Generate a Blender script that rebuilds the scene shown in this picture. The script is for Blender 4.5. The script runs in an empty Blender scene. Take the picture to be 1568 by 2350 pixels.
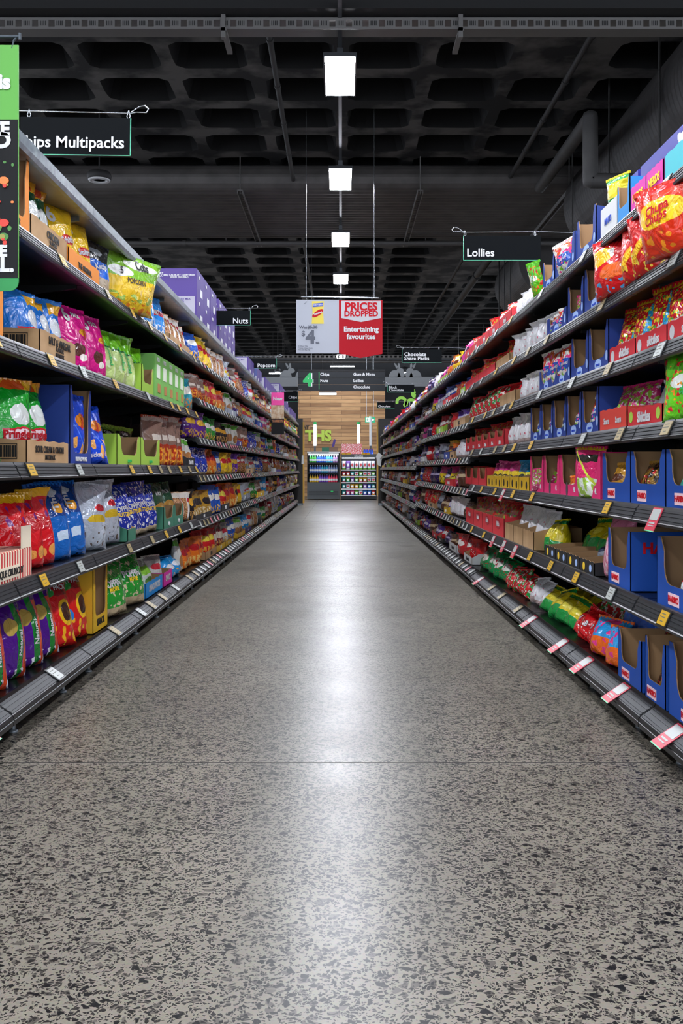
import bpy, bmesh, math, random
from mathutils import Vector, Matrix, noise
R = math.radians
scene = bpy.context.scene
COL = scene.collection

# ------------------------------------------------------------------ camera, world, exposure
F = 2285.0                      # focal length in pixels of the 1568x2350 frame
CAMH = 0.85
cam_data = bpy.data.cameras.new('camera'); cam = bpy.data.objects.new('camera', cam_data); COL.objects.link(cam)
cam_data.sensor_fit = 'VERTICAL'; cam_data.sensor_height = 36.0; cam_data.lens = 36.0*F/2350
cam_data.shift_y = -99/2350; cam_data.clip_end = 200
cam.location = (0, 0, CAMH); cam.rotation_euler = (R(90), 0, 0)
scene.camera = cam
w = bpy.data.worlds.new('store_air'); scene.world = w; w.use_nodes = True
w.node_tree.nodes['Background'].inputs[0].default_value = (0.80, 0.87, 1.0, 1)
w.node_tree.nodes['Background'].inputs[1].default_value = 0.9
vs = scene.view_settings
vs.view_transform = 'Standard'; vs.look = 'None'; vs.gamma = 1.0; vs.use_curve_mapping = False; vs.exposure = 1.65
LAMP_W = 50.0                  # strength of each ceiling luminaire
LAMP_Y = [9.7+3.62*k for k in range(-3, 8)]
LAMP_Z = CAMH+4.0

def X_of(px, Y): return (px-783)*Y/F
def Z_of(py, Y): return CAMH+(1076-py)*Y/F

# ------------------------------------------------------------------ helpers
def lin(c):
    if isinstance(c, str):
        c = c.lstrip('#'); c = tuple(int(c[i:i+2], 16)/255 for i in (0, 2, 4))
    return tuple((x/12.92 if x <= .04045 else ((x+.055)/1.055)**2.4) for x in c[:3])+(1,)

def tag(o, label=None, cat=None, group=None, kind=None):
    if label: o['label'] = label
    if cat: o['category'] = cat
    if group: o['group'] = group
    if kind: o['kind'] = kind
    return o

def link(name, me, parent=None, loc=None, rot=None):
    o = bpy.data.objects.new(name, me); COL.objects.link(o)
    if parent is not None: o.parent = parent
    if loc is not None: o.location = loc
    if rot is not None: o.rotation_euler = rot
    return o

def empty(name, loc=(0, 0, 0), rot=(0, 0, 0)):
    o = bpy.data.objects.new(name, None); COL.objects.link(o)
    o.empty_display_size = .1; o.location = loc; o.rotation_euler = rot
    return o

class MB:
    def __init__(s): s.v = []; s.f = []; s.m = []; s.sm = []
    def add(s, vs, fs, m=0, smooth=False):
        n = len(s.v); s.v += [tuple(v) for v in vs]
        for f in fs: s.f.append(tuple(i+n for i in f)); s.m.append(m); s.sm.append(smooth)
        return s
    def box(s, x0, x1, y0, y1, z0, z1, m=0, M=None):
        vs = [Vector((x, y, z)) for x in (x0, x1) for y in (y0, y1) for z in (z0, z1)]
        if M is not None: vs = [M @ v for v in vs]
        return s.add(vs, [(0, 1, 3, 2), (4, 6, 7, 5), (0, 4, 5, 1), (2, 3, 7, 6), (0, 2, 6, 4), (1, 5, 7, 3)], m)
    def tube(s, a, b, r, n=10, m=0, r2=None, cap=True):
        a, b = Vector(a), Vector(b); d = (b-a).normalized()
        u = d.orthogonal().normalized(); w_ = d.cross(u); r2 = r if r2 is None else r2
        vs = [a+(u*math.cos(t)+w_*math.sin(t))*r for t in [2*math.pi*i/n for i in range(n)]]
        vs += [b+(u*math.cos(t)+w_*math.sin(t))*r2 for t in [2*math.pi*i/n for i in range(n)]]
        s.add(vs, [(i, (i+1) % n, n+(i+1) % n, n+i) for i in range(n)], m, True)
        if cap:
            s.add(vs[:n], [tuple(range(n))[::-1]], m); s.add(vs[n:], [tuple(range(n))], m)
        return s
    def path(s, pts, r, n=8, m=0):
        for a, b in zip(pts, pts[1:]): s.tube(a, b, r, n, m)
        return s
    def prof(s, pts, y0, y1, m=0, axis='y'):       # closed profile in (x,z) extruded along y
        n = len(pts)
        vs = [(x, y0, z) for x, z in pts]+[(x, y1, z) for x, z in pts]
        if axis == 'x': vs = [(y, x, z) for x, y, z in vs]
        s.add(vs, [(i, (i+1) % n, n+(i+1) % n, n+i) for i in range(n)]+[tuple(range(n)), tuple(range(2*n-1, n-1, -1))], m)
        return s
    def poly(s, pts, y0, y1, m=0):                  # outline in (x,z), thickness along y (faces -y)
        return s.prof(pts, y0, y1, m)
    def lathe(s, prof, n=12, m=0, c=(0, 0)):
        vs = []
        for r, z in prof: vs += [(c[0]+r*math.cos(2*math.pi*i/n), c[1]+r*math.sin(2*math.pi*i/n), z) for i in range(n)]
        fs = []
        for k in range(len(prof)-1):
            for i in range(n): fs.append((k*n+i, k*n+(i+1) % n, (k+1)*n+(i+1) % n, (k+1)*n+i))
        s.add(vs, fs, m, True); return s
    def mesh(s, name, mats):
        me = bpy.data.meshes.new(name); me.from_pydata(s.v, [], s.f)
        for i, p in enumerate(me.polygons): p.material_index = s.m[i]; p.use_smooth = s.sm[i]
        for m_ in (mats if isinstance(mats, (list, tuple)) else [mats]): me.materials.append(m_)
        bm = bmesh.new(); bm.from_mesh(me); bmesh.ops.recalc_face_normals(bm, faces=bm.faces); bm.to_mesh(me); bm.free()
        return me
    def obj(s, name, mats, parent=None, loc=None, rot=None): return link(name, s.mesh(name, mats), parent, loc, rot)

# ------------------------------------------------------------------ materials
MC = {}
def mat(name, col, rough=.5, metal=0.0, emit=None, es=1.0, bump=None, vary=None, spec=.5):
    if name in MC: return MC[name]
    m = bpy.data.materials.new(name); m.use_nodes = True; nt = m.node_tree; b = nt.nodes['Principled BSDF']
    b.inputs['Base Color'].default_value = lin(col); b.inputs['Roughness'].default_value = rough
    b.inputs['Metallic'].default_value = metal; b.inputs['Specular IOR Level'].default_value = spec
    if emit: b.inputs['Emission Color'].default_value = lin(emit); b.inputs['Emission Strength'].default_value = es
    if bump or vary:
        tc = nt.nodes.new('ShaderNodeTexCoord'); nz = nt.nodes.new('ShaderNodeTexNoise')
        nz.inputs['Scale'].default_value = (bump or vary)[0]; nz.inputs['Detail'].default_value = 5
        nt.links.new(tc.outputs['Object'], nz.inputs['Vector'])
    if bump:
        bp = nt.nodes.new('ShaderNodeBump'); bp.inputs['Strength'].default_value = bump[1]; bp.inputs['Distance'].default_value = bump[2]
        nt.links.new(nz.outputs['Fac'], bp.inputs['Height']); nt.links.new(bp.outputs['Normal'], b.inputs['Normal'])
    if vary:
        mx = nt.nodes.new('ShaderNodeMix'); mx.data_type = 'RGBA'
        mx.inputs[6].default_value = lin(col); mx.inputs[7].default_value = lin(vary[1])
        rp = nt.nodes.new('ShaderNodeMapRange'); rp.inputs[1].default_value = .35; rp.inputs[2].default_value = .65
        nt.links.new(nz.outputs['Fac'], rp.inputs[0]); nt.links.new(rp.outputs[0], mx.inputs[0]); nt.links.new(mx.outputs[2], b.inputs['Base Color'])
    MC[name] = m; return m

def print_mat(name, base, marks=(), rough=.25, crinkle=.55, wob=.02, specks=None, metal=0.0, coat=.3, scale=14):
    """wrapping film or board printed in UV space. marks: ('band',v0,v1,col) ('ell',cx,cy,rx,ry,col) ('rect',u0,u1,v0,v1,col) ('diag',a,b,w,col)"""
    if name in MC: return MC[name]
    m = bpy.data.materials.new(name); m.use_nodes = True; nt = m.node_tree; N = nt.nodes; L = nt.links
    b = N['Principled BSDF']; b.inputs['Roughness'].default_value = rough; b.inputs['Metallic'].default_value = metal
    b.inputs['Coat Weight'].default_value = coat; b.inputs['Coat Roughness'].default_value = .12
    uv = N.new('ShaderNodeUVMap'); tc = N.new('ShaderNodeTexCoord')
    nz = N.new('ShaderNodeTexNoise'); nz.inputs['Scale'].default_value = 5; nz.inputs['Detail'].default_value = 2
    L.new(uv.outputs[0], nz.inputs['Vector'])
    sb = N.new('ShaderNodeVectorMath'); sb.operation = 'SUBTRACT'; sb.inputs[1].default_value = (.5, .5, .5); L.new(nz.outputs['Color'], sb.inputs[0])
    sc = N.new('ShaderNodeVectorMath'); sc.operation = 'SCALE'; sc.inputs[3].default_value = wob*4; L.new(sb.outputs[0], sc.inputs[0])
    ad = N.new('ShaderNodeVectorMath'); ad.operation = 'ADD'; L.new(uv.outputs[0], ad.inputs[0]); L.new(sc.outputs[0], ad.inputs[1])
    sp = N.new('ShaderNodeSeparateXYZ'); L.new(ad.outputs[0], sp.inputs[0])
    def math_(op, a, bb):
        n = N.new('ShaderNodeMath'); n.operation = op
        for i, q in enumerate((a, bb)):
            if hasattr(q, 'links') or hasattr(q, 'is_linked'): L.new(q, n.inputs[i])
            elif q is not None: n.inputs[i].default_value = q
        return n.outputs[0]
    def inr(x, a, c): return math_('MULTIPLY', math_('GREATER_THAN', x, a), math_('LESS_THAN', x, c))
    cur = N.new('ShaderNodeRGB'); cur.outputs[0].default_value = lin(base); cur = cur.outputs[0]
    if specks:
        col, s_, thr = specks
        vo = N.new('ShaderNodeTexNoise'); vo.inputs['Scale'].default_value = s_; vo.inputs['Detail'].default_value = 1; L.new(ad.outputs[0], vo.inputs['Vector'])
        mk = math_('GREATER_THAN', vo.outputs['Fac'], thr)
        mx = N.new('ShaderNodeMix'); mx.data_type = 'RGBA'; L.new(mk, mx.inputs[0]); L.new(cur, mx.inputs[6]); mx.inputs[7].default_value = lin(col); cur = mx.outputs[2]
    for mk_ in marks:
        k = mk_[0]; col = mk_[-1]
        if k == 'band': mk = inr(sp.outputs['Y'], mk_[1], mk_[2])
        elif k == 'rect': mk = math_('MULTIPLY', inr(sp.outputs['X'], mk_[1], mk_[2]), inr(sp.outputs['Y'], mk_[3], mk_[4]))
        elif k == 'ell':
            vm = N.new('ShaderNodeVectorMath'); vm.operation = 'SUBTRACT'; L.new(ad.outputs[0], vm.inputs[0]); vm.inputs[1].default_value = (mk_[1], mk_[2], 0)
            dv = N.new('ShaderNodeVectorMath'); dv.operation = 'DIVIDE'; L.new(vm.outputs[0], dv.inputs[0]); dv.inputs[1].default_value = (mk_[3], mk_[4], 1)
            s2 = N.new('ShaderNodeSeparateXYZ'); L.new(dv.outputs[0], s2.inputs[0])
            rr = math_('ADD', math_('MULTIPLY', s2.outputs[0], s2.outputs[0]), math_('MULTIPLY', s2.outputs[1], s2.outputs[1]))
            mk = math_('LESS_THAN', rr, 1.0)
        elif k == 'diag':
            t = math_('ADD', sp.outputs['Y'], math_('MULTIPLY', sp.outputs['X'], mk_[1]))
            mk = inr(t, mk_[2], mk_[2]+mk_[3])
        elif k == 'noise':     # ('noise', scale, thr, v0, v1, col) blotches such as pictured food
            vo = N.new('ShaderNodeTexNoise'); vo.inputs['Scale'].default_value = mk_[1]; vo.inputs['Detail'].default_value = 1; L.new(uv.outputs[0], vo.inputs['Vector'])
            mk = math_('MULTIPLY', math_('GREATER_THAN', vo.outputs['Fac'], mk_[2]), inr(sp.outputs['Y'], mk_[3], mk_[4]))
        elif k == 'stripe':    # ('stripe', n, col)
            fr = math_('FRACT', math_('MULTIPLY', sp.outputs['X'], mk_[1]), None); mk = math_('LESS_THAN', fr, .5)
        mx = N.new('ShaderNodeMix'); mx.data_type = 'RGBA'; L.new(mk, mx.inputs[0]); L.new(cur, mx.inputs[6]); mx.inputs[7].default_value = lin(col); cur = mx.outputs[2]
    L.new(cur, b.inputs['Base Color'])
    if crinkle:
        oi = N.new('ShaderNodeObjectInfo')
        a2 = N.new('ShaderNodeVectorMath'); a2.operation = 'ADD'; L.new(tc.outputs['Object'], a2.inputs[0]); L.new(oi.outputs['Location'], a2.inputs[1])
        n2 = N.new('ShaderNodeTexNoise'); n2.inputs['Scale'].default_value = scale; n2.inputs['Detail'].default_value = 3; n2.inputs['Distortion'].default_value = 1.4
        L.new(a2.outputs[0], n2.inputs['Vector'])
        bp = N.new('ShaderNodeBump'); bp.inputs['Strength'].default_value = crinkle; bp.inputs['Distance'].default_value = .03
        L.new(n2.outputs['Fac'], bp.inputs['Height']); L.new(bp.outputs['Normal'], b.inputs['Normal']); L.new(bp.outputs['Normal'], b.inputs['Coat Normal'])
    MC[name] = m; return m

# text meshes -------------------------------------------------------
TC = {}
def text_mesh(s, size, m, ext=.0006, bold=.012, align='CENTER', gap=1.0):
    key = (s, size, m.name, ext, bold, align)
    if key in TC: return TC[key]
    c = bpy.data.curves.new('lettering', 'FONT'); c.body = s; c.size = size; c.extrude = ext; c.offset = bold*size
    c.align_x = align; c.align_y = 'CENTER'; c.space_line = .85; c.resolution_u = 3; c.space_character = gap
    o = bpy.data.objects.new('t', c); 
    me = bpy.data.meshes.new_from_object(o); bpy.data.objects.remove(o); bpy.data.curves.remove(c)
    me.materials.clear(); me.materials.append(m); TC[key] = me; me.name = 'lettering'
    return me
def text_on(parent, s, size, m, loc, rz=0, align='CENTER', name='lettering', bold=.012, tilt=0, roll=0):
    return link(name, text_mesh(s, size, m, bold=bold, align=align), parent, loc, (R(90+tilt), R(roll), rz))

WHITE = mat('white_ink', '#c9c9ca', .5); BLACKI = mat('black_ink', '#141414', .5); RED_I = mat('red_ink', '#b8081a', .6, spec=.2)
YEL_I = mat('yellow_ink', '#f6cf1c', .5); GREEN_I = mat('green_ink', '#27b35a', .5); BLUE_I = mat('blue_ink', '#1b46b4', .5); PINK_I = mat('pink_ink', '#f48aa8', .5)
INKS = dict(w=WHITE, k=BLACKI, r=RED_I, y=YEL_I, g=GREEN_I, b=BLUE_I, p=PINK_I)
kraft = mat('kraft_board', '#b8946a', .85, vary=(9, '#a58158')); kraft_in = mat('board_inside', '#9c7a55', .9)
steel_black = mat('black_steel', '#101012', .3, .2, bump=(60, .05, .002))
strip_grey = mat('price_strip_plastic', '#1a1c1f', .5, 0, bump=(90, .05, .001), spec=.35)
fascia_black = mat('fascia_black', '#101113', .38, 0, bump=(50, .08, .002))
galv = mat('galvanised', '#8f979c', .38, .55, vary=(30, '#747c82'))
dark_void = mat('black_paint', '#0b0b0c', .6)

# ================================================================== SETTING
def floor():
    m = bpy.data.materials.new('polished_concrete'); m.use_nodes = True; nt = m.node_tree; N = nt.nodes; L = nt.links; b = N['Principled BSDF']
    tc = N.new('ShaderNodeTexCoord')
    nd = N.new('ShaderNodeTexNoise'); nd.inputs['Scale'].default_value = 22; nd.inputs['Detail'].default_value = 2; L.new(tc.outputs['Object'], nd.inputs['Vector'])
    sc = N.new('ShaderNodeVectorMath'); sc.operation = 'SCALE'; sc.inputs[3].default_value = .03; L.new(nd.outputs['Color'], sc.inputs[0])
    ad = N.new('ShaderNodeVectorMath'); ad.operation = 'ADD'; L.new(tc.outputs['Object'], ad.inputs[0]); L.new(sc.outputs[0], ad.inputs[1])
    big = N.new('ShaderNodeTexNoise'); big.inputs['Scale'].default_value = .9; big.inputs['Detail'].default_value = 4; L.new(tc.outputs['Object'], big.inputs['Vector'])
    cr = N.new('ShaderNodeValToRGB'); cr.color_ramp.elements[0].position = .3; cr.color_ramp.elements[0].color = lin('#69645a'); cr.color_ramp.elements[1].position = .7; cr.color_ramp.elements[1].color = lin('#7a7468')
    L.new(big.outputs['Fac'], cr.inputs[0])
    fine = N.new('ShaderNodeTexNoise'); fine.inputs['Scale'].default_value = 160; fine.inputs['Detail'].default_value = 3; L.new(tc.outputs['Object'], fine.inputs['Vector'])
    mxf = N.new('ShaderNodeMix'); mxf.data_type = 'RGBA'; mxf.blend_type = 'OVERLAY'; mxf.inputs[0].default_value = .2
    L.new(cr.outputs[0], mxf.inputs[6]); L.new(fine.outputs['Color'], mxf.inputs[7]); cur = mxf.outputs[2]
    # light pebbles then dark stones, each scale its own polygonal chips
    for scale, keep, edge, col, col2 in ((60, .20, .10, '#57524b', '#48443e'), (120, .34, .11, '#0e0e0f', '#24211f'), (66, .15, .15, '#08090b', '#131314'), (190, .34, .11, '#101010', '#2a2724')):
        v1 = N.new('ShaderNodeTexVoronoi'); v1.inputs['Scale'].default_value = scale; v2 = N.new('ShaderNodeTexVoronoi'); v2.feature = 'DISTANCE_TO_EDGE'; v2.inputs['Scale'].default_value = scale
        v1.inputs['Randomness'].default_value = 1; L.new(ad.outputs[0], v1.inputs['Vector']); L.new(ad.outputs[0], v2.inputs['Vector'])
        s1 = N.new('ShaderNodeSeparateColor'); L.new(v1.outputs['Color'], s1.inputs[0])
        a = N.new('ShaderNodeMath'); a.operation = 'LESS_THAN'; L.new(s1.outputs[0], a.inputs[0]); a.inputs[1].default_value = keep
        mr = N.new('ShaderNodeMapRange'); L.new(v2.outputs['Distance'], mr.inputs[0]); mr.inputs[1].default_value = edge-.03; mr.inputs[2].default_value = edge+.03
        mu = N.new('ShaderNodeMath'); mu.operation = 'MULTIPLY'; L.new(a.outputs[0], mu.inputs[0]); L.new(mr.outputs[0], mu.inputs[1])
        cm = N.new('ShaderNodeMix'); cm.data_type = 'RGBA'; cm.inputs[6].default_value = lin(col); cm.inputs[7].default_value = lin(col2); L.new(s1.outputs[1], cm.inputs[0])
        mx = N.new('ShaderNodeMix'); mx.data_type = 'RGBA'; L.new(mu.outputs[0], mx.inputs[0]); L.new(cur, mx.inputs[6]); L.new(cm.outputs[2], mx.inputs[7]); cur = mx.outputs[2]
    L.new(cur, b.inputs['Base Color'])
    rn = N.new('ShaderNodeTexNoise'); rn.inputs['Scale'].default_value = 3; rn.inputs['Detail'].default_value = 5; L.new(tc.outputs['Object'], rn.inputs['Vector'])
    mr = N.new('ShaderNodeMapRange'); L.new(rn.outputs['Fac'], mr.inputs[0]); mr.inputs[3].default_value = .25; mr.inputs[4].default_value = .40
    L.new(mr.outputs[0], b.inputs['Roughness']); b.inputs['Specular IOR Level'].default_value = .24
    bp = N.new('ShaderNodeBump'); bp.inputs['Strength'].default_value = .06; bp.inputs['Distance'].default_value = .02
    wv = N.new('ShaderNodeTexNoise'); wv.inputs['Scale'].default_value = 2.2; wv.inputs['Detail'].default_value = 2; L.new(tc.outputs['Object'], wv.inputs['Vector'])
    L.new(wv.outputs['Fac'], bp.inputs['Height']); L.new(bp.outputs['Normal'], b.inputs['Normal'])
    mb = MB(); mb.add([(-16, -6, 0), (16, -6, 0), (16, 46, 0), (-16, 46, 0)], [(0, 1, 2, 3)])
    tag(mb.obj('floor', m), kind='structure')
    jm = mat('sawn_joint', '#3a3834', .6)
    mb = MB()
    for y in (2.88, 7.2, 11.6, 16.0, 20.5): mb.box(-.95, .9, y-.0025, y+.0025, -.01, .0006)
    mb.box(-.63, -.626, 16, 46, -.01, .0006)
    o = mb.obj('trim_1', jm); tag(o, kind='structure')
floor()

CE = CAMH+4.9
def ceiling():
    conc = bpy.data.materials.new('dusty_concrete'); conc.use_nodes = True; nt = conc.node_tree; N = nt.nodes; L = nt.links; b = N['Principled BSDF']
    tc = N.new('ShaderNodeTexCoord'); nz = N.new('ShaderNodeTexNoise'); nz.inputs['Scale'].default_value = 1.7; nz.inputs['Detail'].default_value = 8; L.new(tc.outputs['Object'], nz.inputs['Vector'])
    cr = N.new('ShaderNodeValToRGB'); e = cr.color_ramp.elements; e[0].position = .44; e[0].color = lin('#100f0f'); e[1].position = .60; e[1].color = lin('#55524f')
    L.new(nz.outputs['Fac'], cr.inputs[0]); L.new(cr.outputs[0], b.inputs['Base Color']); b.inputs['Roughness'].default_value = .9
    cof = mat('coffer_black', '#060606', .95)
    mb = MB(); c = 1.05; rnd = random.Random(4)
    y0 = 11.8-c/2-3*1.06
    def blob(cx, cy, hx, hy, z, s):
        pts = []
        for i in range(24):
            t = 2*math.pi*(i+.5)/24; ct, st = math.cos(t), math.sin(t)
            r = 1/max(1e-6, (abs(ct)**8+abs(st)**8)**.125)
            j = 1+.05*noise.noise(Vector((cx*1.3+ct, cy*1.3+st, s)))
            pts.append((cx+hx*ct*r*j, cy+hy*st*r*j, z))
        return pts
    for i in range(-14, 15):
        for k in range(0, 34):
            xa, xb = i*c, (i+1)*c; ya, yb = y0+k*1.06, y0+(k+1)*1.06
            cx, cy = (xa+xb)/2, (ya+yb)/2
            solid = (i == 2 and (ya < 12.2 or 18.5 < ya < 26)) or (i == 3 and 19 < ya < 24) or (i == -4 and 21 < ya < 24)
            if solid:
                mb.add([(xa, ya, CE), (xb, ya, CE), (xb, yb, CE), (xa, yb, CE)], [(0, 1, 2, 3)], 0); continue
            rim = blob(cx, cy, .44, .38, CE, 1)
            ins = blob(cx, cy, .36, .30, CE+.28, 1)
            # outer square ring as 16 points
            out = []
            for q in range(24):
                t = 2*math.pi*(q+.5)/24; ct, st = math.cos(t), math.sin(t); r = 1/max(abs(ct), abs(st))
                out.append((cx+c/2*ct*r, cy+.53*st*r, CE))
            corners = [(xb, yb, CE), (xa, yb, CE), (xa, ya, CE), (xb, ya, CE)]
            n = 24
            mb.add(out+rim, [(q, (q+1) % n, n+(q+1) % n, n+q) for q in range(n)], 0)
            for q, cn in zip((2, 8, 14, 20), corners): mb.add([out[q], out[(q+1) % n], cn], [(0, 1, 2)], 0)
            mb.add(rim+ins, [(q, (q+1) % n, n+(q+1) % n, n+q) for q in range(n)], 1)
            mb.add(ins, [tuple(range(n))], 1)
    # plain slab for the part before the first coffers
    mb.add([(-14.7, -6, CE), (15.75, -6, CE), (15.75, y0, CE), (-14.7, y0, CE)], [(0, 1, 2, 3)], 1)
    tag(mb.obj('ceiling', [conc, cof]), kind='structure')
ceiling()

blackwall = mat('black_wall', '#0d0e10', .8, vary=(2, '#151618'))
for nm, a in (('wall_far', (-17, 17.85, 44.8, 45, 0, CE+.3)),):
    mb = MB(); mb.box(*a); tag(mb.obj(nm, blackwall), kind='structure')

def wood_wall():
    m = bpy.data.materials.new('recycled_timber'); m.use_nodes = True; nt = m.node_tree; N = nt.nodes; L = nt.links; b = N['Principled BSDF']
    tc = N.new('ShaderNodeTexCoord'); mp = N.new('ShaderNodeMapping'); mp.inputs['Rotation'].default_value = (R(90), 0, 0); L.new(tc.outputs['Object'], mp.inputs[0])
    br = N.new('ShaderNodeTexBrick'); br.inputs['Scale'].default_value = 1; br.inputs['Brick Width'].default_value = .95; br.inputs['Row Height'].default_value = .115
    br.inputs['Mortar Size'].default_value = .004; br.offset = .37; br.squash = 1
    br.inputs['Color1'].default_value = lin('#c49a69'); br.inputs['Color2'].default_value = lin('#8d663f'); br.inputs['Mortar'].default_value = lin('#3a281a')
    L.new(mp.outputs[0], br.inputs[0])
    st = N.new('ShaderNodeMapping'); st.inputs['Scale'].default_value = (1.2, 1, 24); L.new(tc.outputs['Object'], st.inputs[0])
    nz = N.new('ShaderNodeTexNoise'); nz.inputs['Scale'].default_value = 1.5; nz.inputs['Detail'].default_value = 6; L.new(st.outputs[0], nz.inputs['Vector'])
    mx = N.new('ShaderNodeMix'); mx.data_type = 'RGBA'; mx.blend_type = 'MULTIPLY'; mx.inputs[0].default_value = .75
    rp = N.new('ShaderNodeValToRGB'); rp.color_ramp.elements[0].position = .3; rp.color_ramp.elements[0].color = (.6, .5, .42, 1); rp.color_ramp.elements[1].position = .6; rp.color_ramp.elements[1].color = (1, 1, 1, 1)
    L.new(nz.outputs['Fac'], rp.inputs[0]); L.new(br.outputs[0], mx.inputs[6]); L.new(rp.outputs[0], mx.inputs[7]); L.new(mx.outputs[2], b.inputs['Base Color']); b.inputs['Roughness'].default_value = .55
    mb = MB(); mb.box(-4.5, 4.5, 30.6, 30.75, 0, 3.6); tag(mb.obj('wall_timber', m), kind='structure')
    # big letters fixed on the timber
    yg = mat('lime_letters', '#9db53e', .5, emit='#c8e05a', es=.03)
    Y = 30.58
    g = empty('wall_lettering', (X_of(730, Y), Y, Z_of(1001, Y))); tag(g, 'lime green raised letters THS fixed on the timber wall', 'letters')
    link('lettering', text_mesh('THS', .44, yg, ext=.03, bold=.05), g, (0, 0, 0), (R(90), 0, 0))
    g = empty('wall_lettering', (X_of(706, Y), Y, Z_of(981, Y))); tag(g, 'small dark raised word ending AT on the timber wall', 'letters')
    link('lettering', text_mesh('AT –', .16, BLACKI, ext=.02, bold=.03), g, (0, 0, 0), (R(90), 0, 0))
wood_wall()

# ------------------------------------------------------------------ ceiling lamps and services
lamp_glass = mat('lamp_diffuser', '#ffffff', .5, emit='#f1f5ff', es=LAMP_W)
lamp_body = mat('lamp_housing', '#3b3d40', .4, .4)
rail_m = mat('lamp_rail', '#54575b', .4, .5)
ORD4 = ['first', 'second', 'third', 'fourth']
def lamps():
    ord_ = ['first', 'second', 'third', 'fourth', 'fifth', 'sixth', 'seventh', 'eighth']
    hb = MB(); hb.box(-.16, .16, -.02, .99, .012, .05); hb.box(-.05, .05, .15, .82, .05, .11); hb.box(-.165, -.15, -.02, .99, -.006, .05); hb.box(.15, .165, -.02, .99, -.006, .05)
    hme = hb.mesh('housing', lamp_body)
    db = MB(); db.box(-.15, .15, 0, .97, 0, .012); dme = db.mesh('diffuser', lamp_glass)
    mm = MB(); mm.box(-.03, .03, .2, .3, .11, .19); mm.box(-.03, .03, .65, .75, .11, .19); mme = mm.mesh('mount', rail_m)
    for k, y in enumerate(LAMP_Y):
        o = empty('ceiling_light', (-.015, y, LAMP_Z))
        n = k-3
        if n < 0: lab = 'white linear ceiling lamp behind the camera in the row, %s back' % ['third', 'second', 'first'][k]
        else: lab = ('white rectangular lamp panel on the ceiling rail, %s along the row' % ord_[n]) if n < 4 else ('white lamp panel on the ceiling rail past the hanging price sign, %s along' % ord_[n])
        tag(o, lab, 'ceiling light', 'lamps along the ceiling rail')
        link('housing', hme, o); link('diffuser', dme, o); link('mount', mme, o)
    for row, x in (('left', -3.1), ('right', 3.1)):            # added side rows, kept out of frame, to brighten the shelf fronts
        for k, y in enumerate((-4.6, -1.0, 2.6, 6.2)):
            o = empty('ceiling_light', (x, y, LAMP_Z)); tag(o, 'added fill lamp out of view on the %s, %s in its row' % (row, ORD4[k]), 'ceiling light', 'added fill lamps out of view')
            link('housing', hme, o); link('diffuser', dme, o); link('mount', mme, o)
            q = MB(); q.tube((0, .5, .18), (0, .5, CE-LAMP_Z+.1), .006); q.obj('hanger_rod', rail_m, o)
    mb = MB(); mb.box(-.035, .005, -4, 40, LAMP_Z+.19, LAMP_Z+.24)
    mb.box(-.03, .0, -4, 40, LAMP_Z+.24, LAMP_Z+.245)
    r = empty('lamp_rail', (0, 0, 0)); tag(r, 'long grey rail over the aisle carrying the row of lamps', 'rail')
    mb.obj('channel', rail_m, r)
    for k in range(12):
        y = 7.2+k*2.7
        q = MB(); q.tube((-.015, y, LAMP_Z+.24), (-.015, y, CE), .006); q.obj('hanger_rod', rail_m, r)
lamps()

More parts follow.
